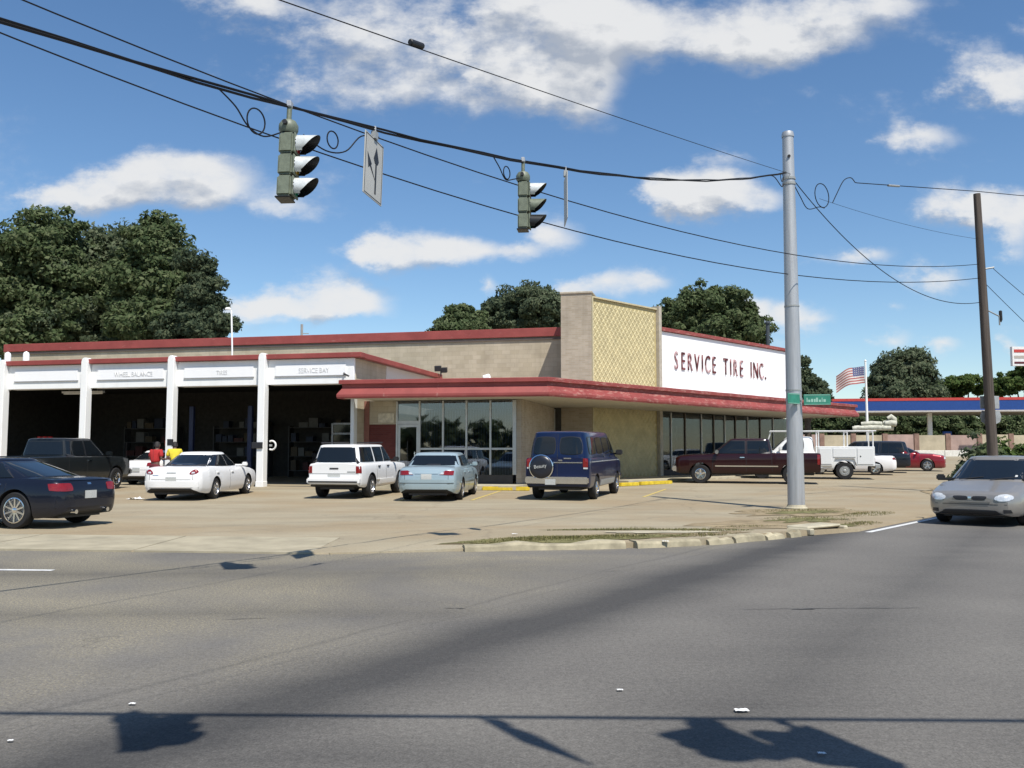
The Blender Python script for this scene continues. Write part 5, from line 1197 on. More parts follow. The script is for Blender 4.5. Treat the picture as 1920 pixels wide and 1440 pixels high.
# wooden pole, leaning slightly
WPX, WPY = 15.85, 30.0; WZ = lot_z(WPX, WPY)
wp = root('wooden_pole', 'leaning dark wooden utility pole on the weedy verge', 'utility pole', (WPX, WPY, WZ)); LEAN = -.021
def wpt(h): return Vector((LEAN * (h - 1.0), 0, h))
MB().tube([wpt(0), wpt(3), wpt(6), wpt(10.15 - WZ)], [.175, .155, .138, .112], 16).build('shaft', M_WOOD, wp, smooth=40)
MB().tube([wpt(7.5) + Vector((.12, 0, 0)), wpt(7.5) + Vector((.42, 0, .05))], .03).build('bracket', M_STEEL, wp); MB().tube([wpt(6.1) + Vector((.12, 0, 0)), wpt(6.1) + Vector((.5, 0, -.2)), wpt(5.7) + Vector((.5, 0, -.1))], .025).build('bracket', M_STEEL, wp)
MB().lathe([(0, .2), (.05, .18), (.055, -.12), (.02, -.2)], 12, c=tuple(wpt(6.15) + Vector((.55, 0, -.25)))).build('insulator', M_PLASTIC, wp, smooth=40)
W = lambda h: Vector((WPX, WPY, WZ)) + wpt(h - WZ)
# route markers seen from behind, strapped to the far side of the pole
M_BACK = plain('sign_back_aluminium', (.46, .46, .44), .45, .5, var=.15)
rt = root('route_plate', 'bare metal back of the square route plate on the wooden pole', 'road sign', (WPX + .03, WPY + .2, 3.12), 0, 'route signs strapped to the wooden pole')
MB().box(-.28, .36, .0, .012, -.2, .22).build('plate', M_BACK, rt, bevel=.004)
for zz in (-.1, .1): MB().box(-.15, .15, -.06, -.0, zz - .02, zz + .02).build('strap', M_ALU, rt)
rt = root('route_shield', 'shield shaped metal sign back below the square plate on the wooden pole', 'road sign', (WPX + .04, WPY + .2, 2.62), 0, 'route signs strapped to the wooden pole')
sh = [(-.24, .24), (0, .20), (.34, .24), (.40, .05), (.35, -.14), (.16, -.24), (.02, -.27), (-.12, -.24), (-.26, -.14), (-.30, .05)]
MB().prism_y(sh, .0, .012).build('plate', M_BACK, rt)
for zz in (-.1, .12): MB().box(-.15, .15, -.06, -.0, zz - .025, zz + .025).build('strap', M_ALU, rt)

def wire(name, label, paths, r, group='overhead wires over the junction', n=5):
    mb = MB()
    for p in paths: mb.tube(p, r, n)
    return tag(mb.build(name, M_CABLE, smooth=60), label, 'wire', group)
ST = Vector((SPX - .15, SPY - .12, 8.62))                     # span wire anchor
# span wire: parabola by distance t from the frame's left edge
SD2 = Vector((7.25 + 4.0, 23.3 - 7.1, 0)); SLN = SD2.length; SD2.normalize()
def span(t): return Vector((-4.0 + SD2.x * t, 7.1 + SD2.y * t, 4.92 + .066 * t + .00665 * t * t))
sp_pts = [span(t) for t in np.linspace(-26, SLN - .22, 70)]
wv = [p + Vector((0, 0, .008 * math.sin(i * 2.1))) for i, p in enumerate(sp_pts)]
cab2 = [p + Vector((.012 * math.sin(i * 1.3), .0, -.020 + .010 * math.cos(i * 1.7))) for i, p in enumerate(sp_pts)]
span_o = wire('span_wire', 'thick bundled signal cable from the silver steel pole to the upper left', [wv, cab2], .014)
def loop(c, r, ax, up=Vector((0, 0, 1)), n=26, a0=0, a1=2 * math.pi, sq=1.15):
    return [c + ax * r * math.cos(a) + up * r * sq * math.sin(a) for a in np.linspace(a0, a1, n)]
T1, T2, TS1, TS2 = 2.93, 7.30, 4.16, 8.5
def drip(path, r=.0085): MB().tube(path, r, 5).build('drip_loop', M_CABLE, span_o, smooth=60)
def smooth_path(pts, n=6):
    pts = [Vector(p) for p in pts]; q = [pts[0]] + pts + [pts[-1]]; out = []
    for k in range(1, len(q) - 2):
        for f in np.linspace(0, 1, n, endpoint=False):
            p0, p1, p2, p3 = q[k - 1:k + 3]; out.append(.5 * ((2 * p1) + (p2 - p0) * f + (2 * p0 - 5 * p1 + 4 * p2 - p3) * f * f + (3 * p1 - p0 - 3 * p2 + p3) * f ** 3))
    return out + [pts[-1]]
dn = lambda t, h: span(t) - Vector((0, 0, h))
drip(loop(dn(T1 - .52, .26), .115, SD2)); drip(smooth_path([dn(T1 - 1.0, .02), dn(T1 - .78, .16), dn(T1 - .62, .33), dn(T1 - .42, .40), dn(T1 - .2, .32), dn(T1 - .1, .27)]))
drip(loop(dn(T1 + .55, .26), .085, SD2)); drip(smooth_path([dn(T1 + .12, .28), dn(T1 + .45, .40), dn(T1 + .75, .36), dn(T1 + 1.0, .14), dn(T1 + 1.3, .10)]))
drip(loop(dn(T2 - .42, .22), .08, SD2)); drip(smooth_path([dn(T2 - .75, .02), dn(T2 - .6, .16), dn(T2 - .45, .32), dn(T2 - .25, .30), dn(T2 - .12, .27)]))
drip(smooth_path([span(SLN - 1.9), dn(SLN - 1.2, .05), dn(SLN - .6, .35), Vector((SPX - .16, SPY - .1, 8.45))]), .012); drip(loop(dn(SLN - .55, .12), .10, SD2), .010)
wire('feeder_wire', 'wire running from the top left past the first signal to the wooden pole', [sagline((-5.73, 11, 6.96), W(7.75) + Vector((-.1, 0, 0)), 1.08, -.6, 1)], .011)
wire('feeder_wire', 'lower wire running from the left edge to the wooden pole', [sagline((-6.78, 12, 7.1), W(7.28) + Vector((-.1, 0, 0)), 1.22, -.6, 1)], .012)
gy = wire('guy_wire', 'thin guy wire with a black insulator crossing the top of the sky', [sagline((-.95 - 4, 9 - 6.9, 4.15), (SPX, SPY - .15, 8.7), .06, 0, 1)], .006)
MB().tube([(-1.03, 8.87, 5.60), (-.92, 9.06, 5.64)], .035, 10).build('insulator', M_PLASTIC, gy, bevel=.01)
wire('slack_cable', 'slack cable dropping from the silver steel pole to the wooden pole', [sagline((SPX + .15, SPY, 8.55), W(6.46) + Vector((-.13, 0, 0)), 1.0, 0, 1), sagline((SPX + .15, SPY, 8.55), W(6.46) + Vector((-.13, 0, 0)), 1.0, .36, .40)], .012)
lp = MB(); a, b = Vector((SPX + .1, SPY + .1, 8.62)), W(10.2)
tl = [a.lerp(b, .235) + Vector((0, 0, .16)) + d_ for d_ in (Vector((-.33, 0, -.72)), Vector((-.2, 0, -.45)), Vector((0, 0, -.08)), Vector((.2, 0, .0)))]
wu = wire('service_cable', 'cable with a coiled loop running right from the silver steel pole', [smooth_path(tl + [a.lerp(b, .29) + Vector((0, 0, .05))]) + [p + Vector((0, 0, .04)) for p in sagline(a, b, .0, .30, 1, 12)] + [b.lerp(b + (b - a), f) for f in (.3, .8)]], .013)
lp.tube(loop(a.lerp(b, .135) + Vector((-.02, 0, -.38)), .345, Vector((.77, .64, 0)), a0=-.5, a1=5.9, sq=.95), .013, 5)
cc_ = a.lerp(b, .135) + Vector((-.02, 0, -.38)); lp.tube(smooth_path([a, a + Vector((.28, .2, -.38)), a + Vector((.55, .42, -.66)), cc_ + Vector((-.12, -.1, -.345)), cc_ + Vector((.08, .06, -.335))]), .012, 5)
lp.build('coil', M_CABLE, wu); MB().tube([a.lerp(b, .46) + Vector((0, 0, .03)), a.lerp(b, .52) + Vector((0, 0, .03))], .035, 8).build('splice', M_STEEL, wu)
wire('thin_wire', 'faint thin wire between the two poles', [sagline((SPX + .2, SPY, 8.3), W(8.6), .15, .1, 1)], .005)
wire('guy_wire', 'upper guy wire running down right from the wooden pole', [sagline(W(7.6) + Vector((.4, 0, 0)), (22.5, 34, 4.9), .1)], .010, 'guy wires right of the wooden pole')
wire('guy_wire', 'lower guy wire running down right from the wooden pole', [sagline(W(7.1) + Vector((.1, 0, 0)), (22.5, 34, 3.4), .1)], .010, 'guy wires right of the wooden pole')

# signal heads
M_SIG = plain('signal_olive', (.150, .172, .122), .5, var=.22, scale=18)
M_VISGLARE = plain('visor_sun_glare', (.66, .68, .65), .32, .15, var=.2, scale=12)  # bright base colour puts the sun's glare into the visors' outsides
M_SIGB = plain('signal_black', (.014, .015, .015), .4, var=.1)
def lens(c, e):
    nm = 'lens_' + str(c)
    return plain(nm, c, .2, var=.2, scale=40, coat=.5)
def signal(name, label, p, face, tilt, vis=('w', 'w', 'w'), group='traffic signals on the span wire', faces=1, drop=.20):
    """p: the hanging point on the wire; the head faces `face` and swings by tilt"""
    g = root(name, label, 'traffic light', p, math.atan2(face[1], face[0]) + math.pi / 2, group); g.rotation_euler.rotate_axis('Y', tilt); g.scale = (.90, .90, .92)
    MB().tube([(0, 0, .03), (0, 0, -drop - .02)], .03, 10).build('hanger', M_SIG, g)
    MB().box(-.05, .05, -.03, .03, -.03, .05).build('wire_clamp', M_GALV, g, bevel=.01)
    MB().lathe([(.0, -drop + .02), (.085, -drop), (.115, -drop - .05), (.115, -drop - .11), (.09, -drop - .15)], 14).build('terminal_box', M_SIG, g, smooth=40)
    for sx in (-1, 1): MB().tube([(sx * .1, 0, -drop - .06), (sx * .15, 0, -drop - .06)], .028, 10).build('cable_gland', M_PLASTIC, g)
    z0 = -drop - .16
    for i in range(3):
        zc = z0 - .13 - i * .258
        for f in range(faces):
            sgn_ = 1 if f == 0 else -1
            rz_ = 0 if f == 0 else math.pi
            piv = link('signal_section', MB().box(-.112, .112, -.10, .075, -.124, .124).mesh('signal_section', M_SIG, None, .022, 2), g, (0, 0, zc), rz_)
            dm = MB().box(-.108, .108, -.125, -.101, -.118, .118).build('door', M_SIG, piv, bevel=.012)
            for sx in (-.10, .10): MB().box(sx - .012, sx + .012, -.135, -.126, -.03, .03).build('latch', M_PLASTIC, piv)
            col = ((.28, .015, .012), (.35, .20, .02), (.02, .20, .10))[i]
            MB().lathe([(.10, -.127), (.09, -.132), (0, -.145)], 20, 'y').build('lens', lens(col, 0), piv, smooth=40)
            vm_ = {'o': M_SIG, 'b': M_SIGB, 'w': M_VISGLARE}[vis[i]]
            # cut-away tunnel visor: long at the top, short below, painted outside and black within
            out, inn = [], []
            for k in range(21):
                a = math.radians(-52 + 284 * k / 20); cx, cz = math.cos(a), math.sin(a)
                ln = .075 + .185 * max(0, (cz + .62) / 1.62) ** .8
                out.append([(cx * .113, -.126, cz * .113), (cx * .113, -.126 - ln, cz * .113 - .03 * ln)]); inn.append([(cx * .107, -.126, cz * .107), (cx * .107, -.126 - ln, cz * .107 - .03 * ln)])
            vmb = MB(); vmb.grid(out, 0); vmb.grid(inn, 1); rim = [[o_[1], i_[1]] for o_, i_ in zip(out, inn)]; vmb.grid(rim, 1)
            vmb.build('visor', [vm_, M_SIGB], piv, smooth=60)
    MB().box(-.11, .11, -.09, .09, z0 - .13 - 2 * .258 - .146, z0 - .13 - 2 * .258 - .125).build('bottom_plate', M_SIGB, g, bevel=.008)
    return g
FACE = (.86, -.42)
signal('traffic_light', 'larger olive traffic signal hanging left of the first arrow sign', span(T1 - .08), (.995, -.09), R(5), group='traffic signals on the span wire')
signal('traffic_light', 'olive traffic signal with a black lowest visor beside the edge-on sign', span(T2), (.99, -.13), R(2), vis=('w', 'o', 'b'))
# lane arrow signs
M_SIGNW = plain('sign_face_white', (.46, .45, .41), .5, var=.12, scale=1.2)
def arrow_sign(label, p, face, tilt):
    g = root('lane_sign', label, 'road sign', p, math.atan2(face[1], face[0]) + math.pi / 2, 'lane arrow signs on the span wire'); g.rotation_euler.rotate_axis('Y', tilt)
    MB().tube([(0, 0, .02), (0, 0, -.13)], .016).build('hanger', M_GALV, g); MB().box(-.04, .04, -.03, .03, -.14, -.05).build('clamp', M_STEEL, g)
    MB().box(-.265, .265, -.006, .006, -.88, -.13).build('panel', M_SIGNW, g, bevel=.003)
    fl = MB()
    for a, b, y0 in (((-.245, -.865), (.245, -.855), 0), ((-.245, -.155), (.245, -.145), 0)): fl.box(a[0], b[0], -.0075, -.0062, a[1], b[1])
    for xx in (-.245, .235): fl.box(xx, xx + .01, -.0075, -.0062, -.854, -.156)
    fl.build('border', M_PLASTIC, g)
    ar = MB()
    ar.prism_y([(-.02 + .06, -.80), (.02 + .06, -.80), (.08, -.42), (.04, -.42)], -.0078, -.0062)
    ar.prism_y([(.02, -.43), (.10, -.43), (.135, -.38), (.06, -.22), (-.015, -.38)], -.0078, -.0062)
    ar.prism_y([(.035, -.62), (.065, -.66), (-.10, -.47), (-.13, -.50)], -.0079, -.0062)
    ar.prism_y([(-.06, -.47), (-.155, -.545), (-.19, -.36)], -.0079, -.0062)
    ar.build('arrow', M_PLASTIC, g); return g
arrow_sign('white lane arrow sign hanging between the two traffic signals', span(TS1), (.965, -.26), R(4))
arrow_sign('white lane arrow sign seen almost edge-on right of the second signal', span(TS2), (.992, .03), R(2))

# the junction's other span, out of the picture overhead: its shadows lie on the asphalt in front
shd = Vector((-sd.x, -sd.y, 0)) / math.tan(SUN_EL) / math.hypot(sd.x, sd.y)     # shadow shift per metre of height
def over(px, py, h):
    rx = (px - 960) / 1700; dep = (CAM_H) * 1700 / (py - 848); return Vector((rx * dep, dep, 0)) - shd * h + Vector((0, 0, h))
wa, wb_ = over(0, 1325, 5.6), over(1919, 1339, 5.6)
wire('span_wire', 'near span wire strung overhead, known by its shadow across the foreground asphalt', [sagline(wa + (wa - wb_) * 2.2, wb_ + (wb_ - wa) * 2.2, .0, 0, 1), [p + Vector((0, .01, .03)) for p in sagline(wa + (wa - wb_) * 2.2, wb_ + (wb_ - wa) * 2.2, .0, 0, 1)]], .016)
signal('traffic_light', 'signal overhead casting the left foreground shadow', over(262, 1327, 5.6), (.98, .2), R(3), faces=1, group='signals overhead on the near span wire', drop=.02)
signal('traffic_light', 'signal overhead casting the near part of the right foreground shadow', over(1300, 1338, 5.6), (-.9, -.44), R(-3), faces=1, group='signals overhead on the near span wire', drop=.02)
signal('traffic_light', 'signal overhead casting the far right end of the right foreground shadow', over(1455, 1340, 5.5), (-.95, .25), R(-6), faces=1, group='signals overhead on the near span wire', drop=.25)
arrow_sign('lane arrow sign overhead casting the slanted foreground shadow', over(930, 1336, 5.6), (.75, .66), R(6))

# ------------------------------------------------------------------ fuel station, far right
M_CBLUE = plain('canopy_blue', (.016, .062, .25), .4, var=.12); M_CRED = plain('canopy_red', (.50, .055, .045), .45)
fs = root('fuel_canopy', 'flat blue fuel station canopy with a red top stripe', 'canopy', (46, 88, G(88)), R(-10))
zc = 5.55 - G(88) + .0
MB().box(-18.5, 40, -.5, 9, zc, zc + .95).build('fascia', M_CBLUE, fs); MB().box(-18.5, 40, -.53, 9.03, zc + .955, zc + 1.22).build('red_stripe', M_CRED, fs)
MB().box(-18.6, 40.1, -.55, 9.05, zc - .16, zc - .004).build('soffit', plain('soffit_pale', (.50, .47, .43), .7), fs)
for xx in (-4.6, 12.0, 28): MB().box(xx - .2, xx + .2, 2.0, 2.4, 0, zc - .17).build('post', M_WHITE, fs)
MB().box(-3.4, -2.6, 2.0, 2.4, .0, 2.2).build('fuel_pump', M_CBLUE, fs, bevel=.04)
# flagpole and flag
FX, FY = 31.3, 80.0
fp = root('flagpole', 'white flagpole rising behind the blue canopy', 'flagpole', (FX, FY, G(FY)))
MB().lathe([(.13, 0), (.08, 8.35), (.0, 8.36)], 12).build('pole', M_WHITE, fp, smooth=40); MB().lathe([(0, 8.3), (.11, 8.4), (.11, 8.46), (0, 8.55)], 12).build('finial', M_WHITE, fp, smooth=40)
fl_ = root('flag', 'striped national flag blowing left from the white flagpole', 'flag', (FX, FY, G(FY) + 8.2))
M_FR = plain('flag_red', (.36, .11, .10), .8); M_FW = plain('flag_white', (.60, .57, .55), .8); M_FB = plain('flag_blue', (.10, .11, .22), .8)
mb = MB(); NU = 26
def flp(u, v): return (-.12 - 2.45 * u, .22 * math.sin(u * 7.0 + v * 1.2) * u ** .5, -.25 - 1.5 * v - .75 * u * u - .12 * math.sin(u * 8) * u)
vs = [flp(i / NU, j / 13) for j in range(14) for i in range(NU + 1)]
mb.v = vs
for j in range(13):
    for i in range(NU):
        mb.f.append((j * (NU + 1) + i, j * (NU + 1) + i + 1, (j + 1) * (NU + 1) + i + 1, (j + 1) * (NU + 1) + i)); mb.m.append(2 if (i < NU * .4 and j < 7) else (0 if j % 2 == 0 else 1))
mb.build('cloth', [M_FR, M_FW, M_FB], fl_, smooth=60)
mb = MB()
for r_ in range(4):
    for k in range(5):
        x, y, zz = flp(.04 + k * .075, .06 + r_ * .12); mb.obox((x, y - .012, zz), (.03, 0, 0), (0, .004, 0), (0, 0, .03))
mb.build('star', M_FW, fl_)
# price sign at the right edge
sg_ = root('price_sign', 'red and white pole sign cut off by the right edge of the photo', 'sign', (45.6, 80, G(80)))
zb = 9.1 - G(80)
MB().box(-1.35, 1.9, -.18, .18, zb, zb + 1.7).build('cabinet', plain('sign_cab_white', (.75, .74, .72), .5), sg_)
MB().box(-1.2, 1.9, -.2, -.181, zb + 1.18, zb + 1.45).build('red_band', M_CRED, sg_); MB().box(-1.2, 1.9, -.2, -.181, zb + .66, zb + .9).build('grey_band', plain('sign_band_grey', (.42, .38, .33), .6), sg_); MB().box(-1.2, 1.9, -.2, -.181, zb + .18, zb + .36).build('dark_band', plain('sign_band_dark', (.10, .012, .02), .6), sg_)
MB().tube([(1.4, 0, 0), (1.4, 0, zb)], .16, 10).build('post', M_STEEL, sg_)
# boundary wall with piers, and the low white kerb wall in front
bw = root('boundary_wall', 'long beige wall with brick piers below the dark hedge', 'wall', (36.0, 85, G(85) - .1))
M_BEIGE = plain('panel_beige', (.44, .38, .27), .9, var=.25, scale=.8); M_PINK = plain('panel_pink', (.38, .27, .23), .9, var=.25, scale=.8); M_BRICKP = plain('pier_brick', (.24, .15, .115), .9, var=.25, scale=2)
x = -10.0; k = 0
while x < 34:
    wd = 2.7; MB().box(x + .25, x + wd, 0, .2, 0, 1.9 + (.0 if k % 3 else .06)).build('panel', [M_BEIGE, M_BEIGE, M_PINK][k % 3] if k > 3 else [M_PINK, M_BEIGE, M_BEIGE, M_PINK][k], bw)
    MB().box(x - .20, x + .245, -.08, .28, 0, 2.05).build('pier', M_BRICKP, bw); x += wd + .25; k += 1
lw = root('low_wall', 'low white concrete wall in front of the beige boundary wall', 'wall', (35.8, 79, G(79)))
for i in range(5): MB().box(-3 + i * 2.4, -3 + i * 2.4 + 2.36, 0, .35, -.1, .55).build('panel', plain('low_wall_white', (.66, .64, .58), .8, var=.15), lw, bevel=.02)

# ------------------------------------------------------------------ vegetation
L_OAK = mat_leaf('leaf_oak', (.054, .082, .036), (.098, .136, .060), (.175, .205, .105))
L_OAK2 = mat_leaf('leaf_oak_grey', (.058, .082, .050), (.104, .136, .076), (.185, .210, .128))
L_PINE = mat_leaf('leaf_pine', (.044, .066, .042), (.080, .108, .064), (.14, .162, .092))
L_BRIGHT = mat_leaf('leaf_bright', (.05, .085, .025), (.09, .14, .04), (.15, .19, .06))
L_GRASS = mat_leaf('grass_blade', (.11, .125, .04), (.20, .19, .075), (.34, .29, .15))
M_BARK = plain('bark', (.075, .058, .042), .95, var=.35, scale=5, bmp=.5)
def leaf_mesh(name, pts, nrm, size, mat, asp=.62):
    """leaf sprays: a bent pair of quads at each point"""
    n = len(pts); a = rng.normal(size=(n, 3)); nrm = nrm + rng.normal(size=(n, 3)) * .75
    nrm /= np.linalg.norm(nrm, axis=1)[:, None]; a -= nrm * (a * nrm).sum(1)[:, None]; a /= np.linalg.norm(a, axis=1)[:, None]; b = np.cross(nrm, a)
    s = size * rng.uniform(.6, 1.35, n)[:, None]; a *= s; b *= s * asp; dn = nrm * s * .25
    v = np.stack([pts - a, pts - b * .9 - dn, pts + a * .25 - b * .5, pts + a * 1.0, pts + a * .2 + b * .55, pts + b - dn], 1).reshape(-1, 3)
    me = bpy.data.meshes.new(name); me.vertices.add(n * 6); me.vertices.foreach_set('co', v.ravel())
    base = np.arange(n)[:, None] * 6
    tri = np.stack([base + [0, 1, 2], base + [0, 2, 4], base + [0, 4, 5], base + [2, 3, 4]], 1).reshape(-1, 3)
    me.loops.add(tri.size); me.loops.foreach_set('vertex_index', tri.ravel()); me.polygons.add(len(tri))
    me.polygons.foreach_set('loop_start', np.arange(len(tri)) * 3); me.polygons.foreach_set('loop_total', np.full(len(tri), 3))
    me.update(calc_edges=True); me.validate(); me.materials.append(mat); return me
def lobes_points(lobes, n, sub, subr, shell=.55):
    """leaves gathered in clumps spread over the lobes' outer parts"""
    vol = np.array([l[3] * l[4] * l[5] for l in lobes]) ** .8; vol /= vol.sum(); P, Nn = [], []
    for l, f in zip(lobes, vol):
        ns = max(4, int(sub * f)); c = np.array(l[:3]); r = np.array(l[3:6])
        d = rng.normal(size=(ns, 3)); d /= np.linalg.norm(d, axis=1)[:, None]; rad = rng.uniform(shell, 1.02, (ns, 1)); out_ = rng.uniform(0, 1, ns) < .22; rad[out_] = rng.uniform(1.02, 1.28, (out_.sum(), 1)); cc = c + d * r * rad
        ln = max(10, int(n * f / ns))
        for q, dd, oo in zip(cc, d, out_):
            sr = subr * rng.uniform(.55, 1.35) * (.6 if oo else 1); k = int(ln * rng.uniform(.6, 1.4) * (.45 if oo else 1))
            e = rng.normal(size=(k, 3)); e /= np.linalg.norm(e, axis=1)[:, None]; p = q + e * sr * (rng.uniform(0, 1, (k, 1)) ** .45) * np.array([1.15, 1.15, .75])
            P.append(p); Nn.append(e * .8 + dd * .5 + np.array([0, 0, .35]))
    return np.concatenate(P), np.concatenate(Nn)
def tree(name, label, x, y, lobes, n, leaf, mat, sub=70, subr=1.2, trunk_h=None, trunk_r=.35, group='trees behind the buildings', cat='tree', shell=.5):
    g = G(y); t = root(name, label, cat, (x, y, g), 0, group)
    p, nn = lobes_points(lobes, n, sub, subr, shell)
    link('crown', leaf_mesh('crown', p, nn, leaf, mat), t)
    mb = MB(); top = max(l[2] for l in lobes); th = trunk_h or top * .5
    mb.tube([(0, 0, -.2), (.05, 0, th * .5), (.0, .05, th)], [trunk_r, trunk_r * .8, trunk_r * .6], 10)
    for l in lobes: mb.tube([(0, 0, th * .75), (l[0] * .45, l[1] * .45, th * .75 + (l[2] - th * .75) * .55), (l[0] * .85, l[1] * .85, l[2])], [trunk_r * .5, trunk_r * .3, trunk_r * .12], 6)
    mb.build('trunk', M_BARK, t, smooth=60); return t
def at(px, py, y): return (px - 960) / 1700 * y, (848 - py) / 1700 * y + CAM_H    # world x, z on the plane at depth y
def px_tree(name, label, y, blobs, n, leaf, mat, x0=None, **k):
    n = int(n * 2.3); leaf *= .60; k['subr'] = k.get('subr', 1) * .85; k['sub'] = int(k.get('sub', 70) * 1.25)
    """blobs: (px, py, rx, ry) of the crown's masses as they show, set at real depth with thickness"""
    xs_ = [at(b[0], b[1], y) for b in blobs]; cx = sum(q[0] for q in xs_) / len(xs_) if x0 is None else at(x0, 0, y)[0]; sc = y / 1700
    lobes = [(q[0] - cx, random.uniform(-1, 1) * b[2] * sc * .5, q[1] - G(y), b[2] * sc, b[2] * sc * .9, b[3] * sc) for q, b in zip(xs_, blobs)]
    return tree(name, label, cx, y, lobes, n, leaf, mat, **k)
px_tree('oak_tree', 'broad dark oak with a domed top at the far left edge', 66, [(60, 470, 85, 75), (20, 540, 110, 90), (120, 550, 90, 85), (-60, 520, 110, 90), (60, 620, 120, 60), (85, 420, 50, 35)], 26000, .34, L_OAK, sub=190, subr=1.35)
px_tree('oak_tree', 'wide bushy oak in the middle of the left tree clump', 69, [(200, 500, 80, 80), (250, 470, 60, 55), (190, 580, 110, 80), (180, 440, 40, 35), (150, 640, 110, 50)], 24000, .34, L_OAK2, sub=170, subr=1.3)
px_tree('oak_tree', 'rounded dark oak with the highest crown right of the left clump', 64, [(290, 480, 55, 70), (270, 540, 90, 80), (325, 565, 50, 66), (300, 430, 40, 28), (310, 620, 80, 50)], 24000, .33, L_OAK, sub=170, subr=1.25)
px_tree('pine_tree', 'dark pine leaning out at the right end of the left clump', 60, [(352, 482, 22, 20), (372, 508, 24, 24), (388, 545, 24, 22), (385, 585, 30, 22), (418, 607, 26, 12), (362, 560, 32, 50), (350, 620, 56, 36), (398, 560, 14, 10)], 15000, .26, L_PINE, sub=140, subr=.7, x0=375)
px_tree('pine_tree', 'small dark tree low behind the tan wall left of the pillar', 74, [(862, 585, 22, 18), (845, 605, 28, 14), (885, 603, 26, 18), (860, 620, 48, 16)], 9000, .28, L_OAK, sub=80, subr=.75)
px_tree('pine_tree', 'blue green pine just left of the tall masonry pillar', 78, [(990, 560, 34, 30), (1020, 580, 40, 34), (1005, 600, 50, 26), (1000, 540, 14, 12), (1030, 555, 18, 14)], 12000, .28, L_OAK2, sub=100, subr=.8)
px_tree('pine_tree', 'two topped pine between the small dark tree and the blue green pine', 80, [(945, 560, 24, 22), (925, 585, 26, 24), (955, 590, 34, 26), (940, 608, 44, 18)], 11000, .28, L_PINE, sub=90, subr=.75)
px_tree('oak_tree', 'broad round oak rising behind the white sign wall', 76, [(1325, 585, 70, 42), (1280, 590, 45, 34), (1375, 600, 48, 34), (1325, 560, 42, 18), (1400, 625, 26, 18), (1260, 600, 34, 26), (1340, 630, 90, 30)], 26000, .30, L_OAK, sub=200, subr=1.0)
px_tree('pine_tree', 'dark sloping tree between the silver steel pole and the flag', 72, [(1505, 690, 18, 20), (1490, 720, 34, 28), (1525, 720, 20, 18), (1545, 738, 16, 12), (1500, 750, 44, 20)], 9000, .26, L_PINE, sub=80, subr=.65)
px_tree('oak_tree', 'tall grey green oak behind the flag and the blue canopy', 112, [(1700, 698, 40, 36), (1668, 708, 30, 30), (1732, 704, 22, 30), (1712, 668, 20, 12), (1680, 740, 46, 28), (1722, 740, 36, 24)], 20000, .42, L_OAK2, sub=170, subr=1.35)
px_tree('palm_tree', 'light green bushy tree above the blue canopy left of the wooden pole', 118, [(1800, 722, 22, 16), (1822, 712, 12, 10), (1785, 735, 24, 14), (1845, 725, 16, 14)], 6000, .42, L_BRIGHT, sub=50, subr=1.0)
px_tree('palm_tree', 'light green bushy tree above the blue canopy at the right edge', 112, [(1900, 712, 24, 20), (1925, 705, 26, 24), (1880, 728, 20, 12), (1960, 710, 34, 30)], 8000, .42, L_BRIGHT, sub=60, subr=1.0)
for i, (cx, wd, top, lab) in enumerate(((1640, 60, 770, 'dark dense bush below the left end of the blue canopy'), (1715, 60, 768, 'dark dense bush below the middle of the blue canopy'), (1790, 60, 772, 'dark dense bush left of the canopy post'), (1885, 70, 774, 'dark dense bush right of the wooden pole'), (1575, 50, 775, 'dark dense bush behind the service truck'), (1515, 50, 775, 'dark dense bush seen under the red canopy end'))):
    px_tree('dense_bush', lab, 104 + i, [(cx, 800, wd * .7, 26), (cx - 18, top + 22, wd * .4, 18), (cx + 20, top + 20, wd * .45, 18), (cx, 820, wd * .7, 20)], 9000, .36, L_OAK, sub=90, subr=1.0, trunk_h=1.0, trunk_r=.15, group='dark bushes under the blue canopy', cat='bush')
# weedy clump at the wooden pole
for i, (bx, by, lab, mt, s) in enumerate(((16.25, 30.9, 'leafy green vine clump round the foot of the wooden pole', L_OAK, .95), (17.6, 33.0, 'bright green shrub just right of the wooden pole', L_BRIGHT, 1.0), (19.3, 34.2, 'bright green shrub near the right edge behind the silver car', L_BRIGHT, .9), (17.35, 33.8, 'small dry green shrub left of the wooden pole', L_OAK2, 1.0))):
    tree('verge_shrub', lab, bx, by, [(0, 0, .9 * s, .55 * s, .5 * s, .95 * s), (.5 * s, .1, .5 * s, .6 * s, .5 * s, .5 * s), (-.4 * s, 0, .55 * s, .5 * s, .5 * s, .6 * s)], 2600, .11, mt, sub=50, subr=.3, trunk_h=.5, trunk_r=.05, group='shrubs on the verge by the wooden pole', cat='shrub')
bo = root('white_bollard', 'small white bollard post left of the wooden pole', 'bollard', (16.75, 32.4, lot_z(16.75, 32.4)))
MB().lathe([(.11, 0), (.11, .95), (.07, 1.03), (0, 1.06)], 14).build('post', M_WHITE, bo, smooth=40); MB().lathe([(.113, .7), (.113, .82)], 14).build('band', M_STEEL, bo)

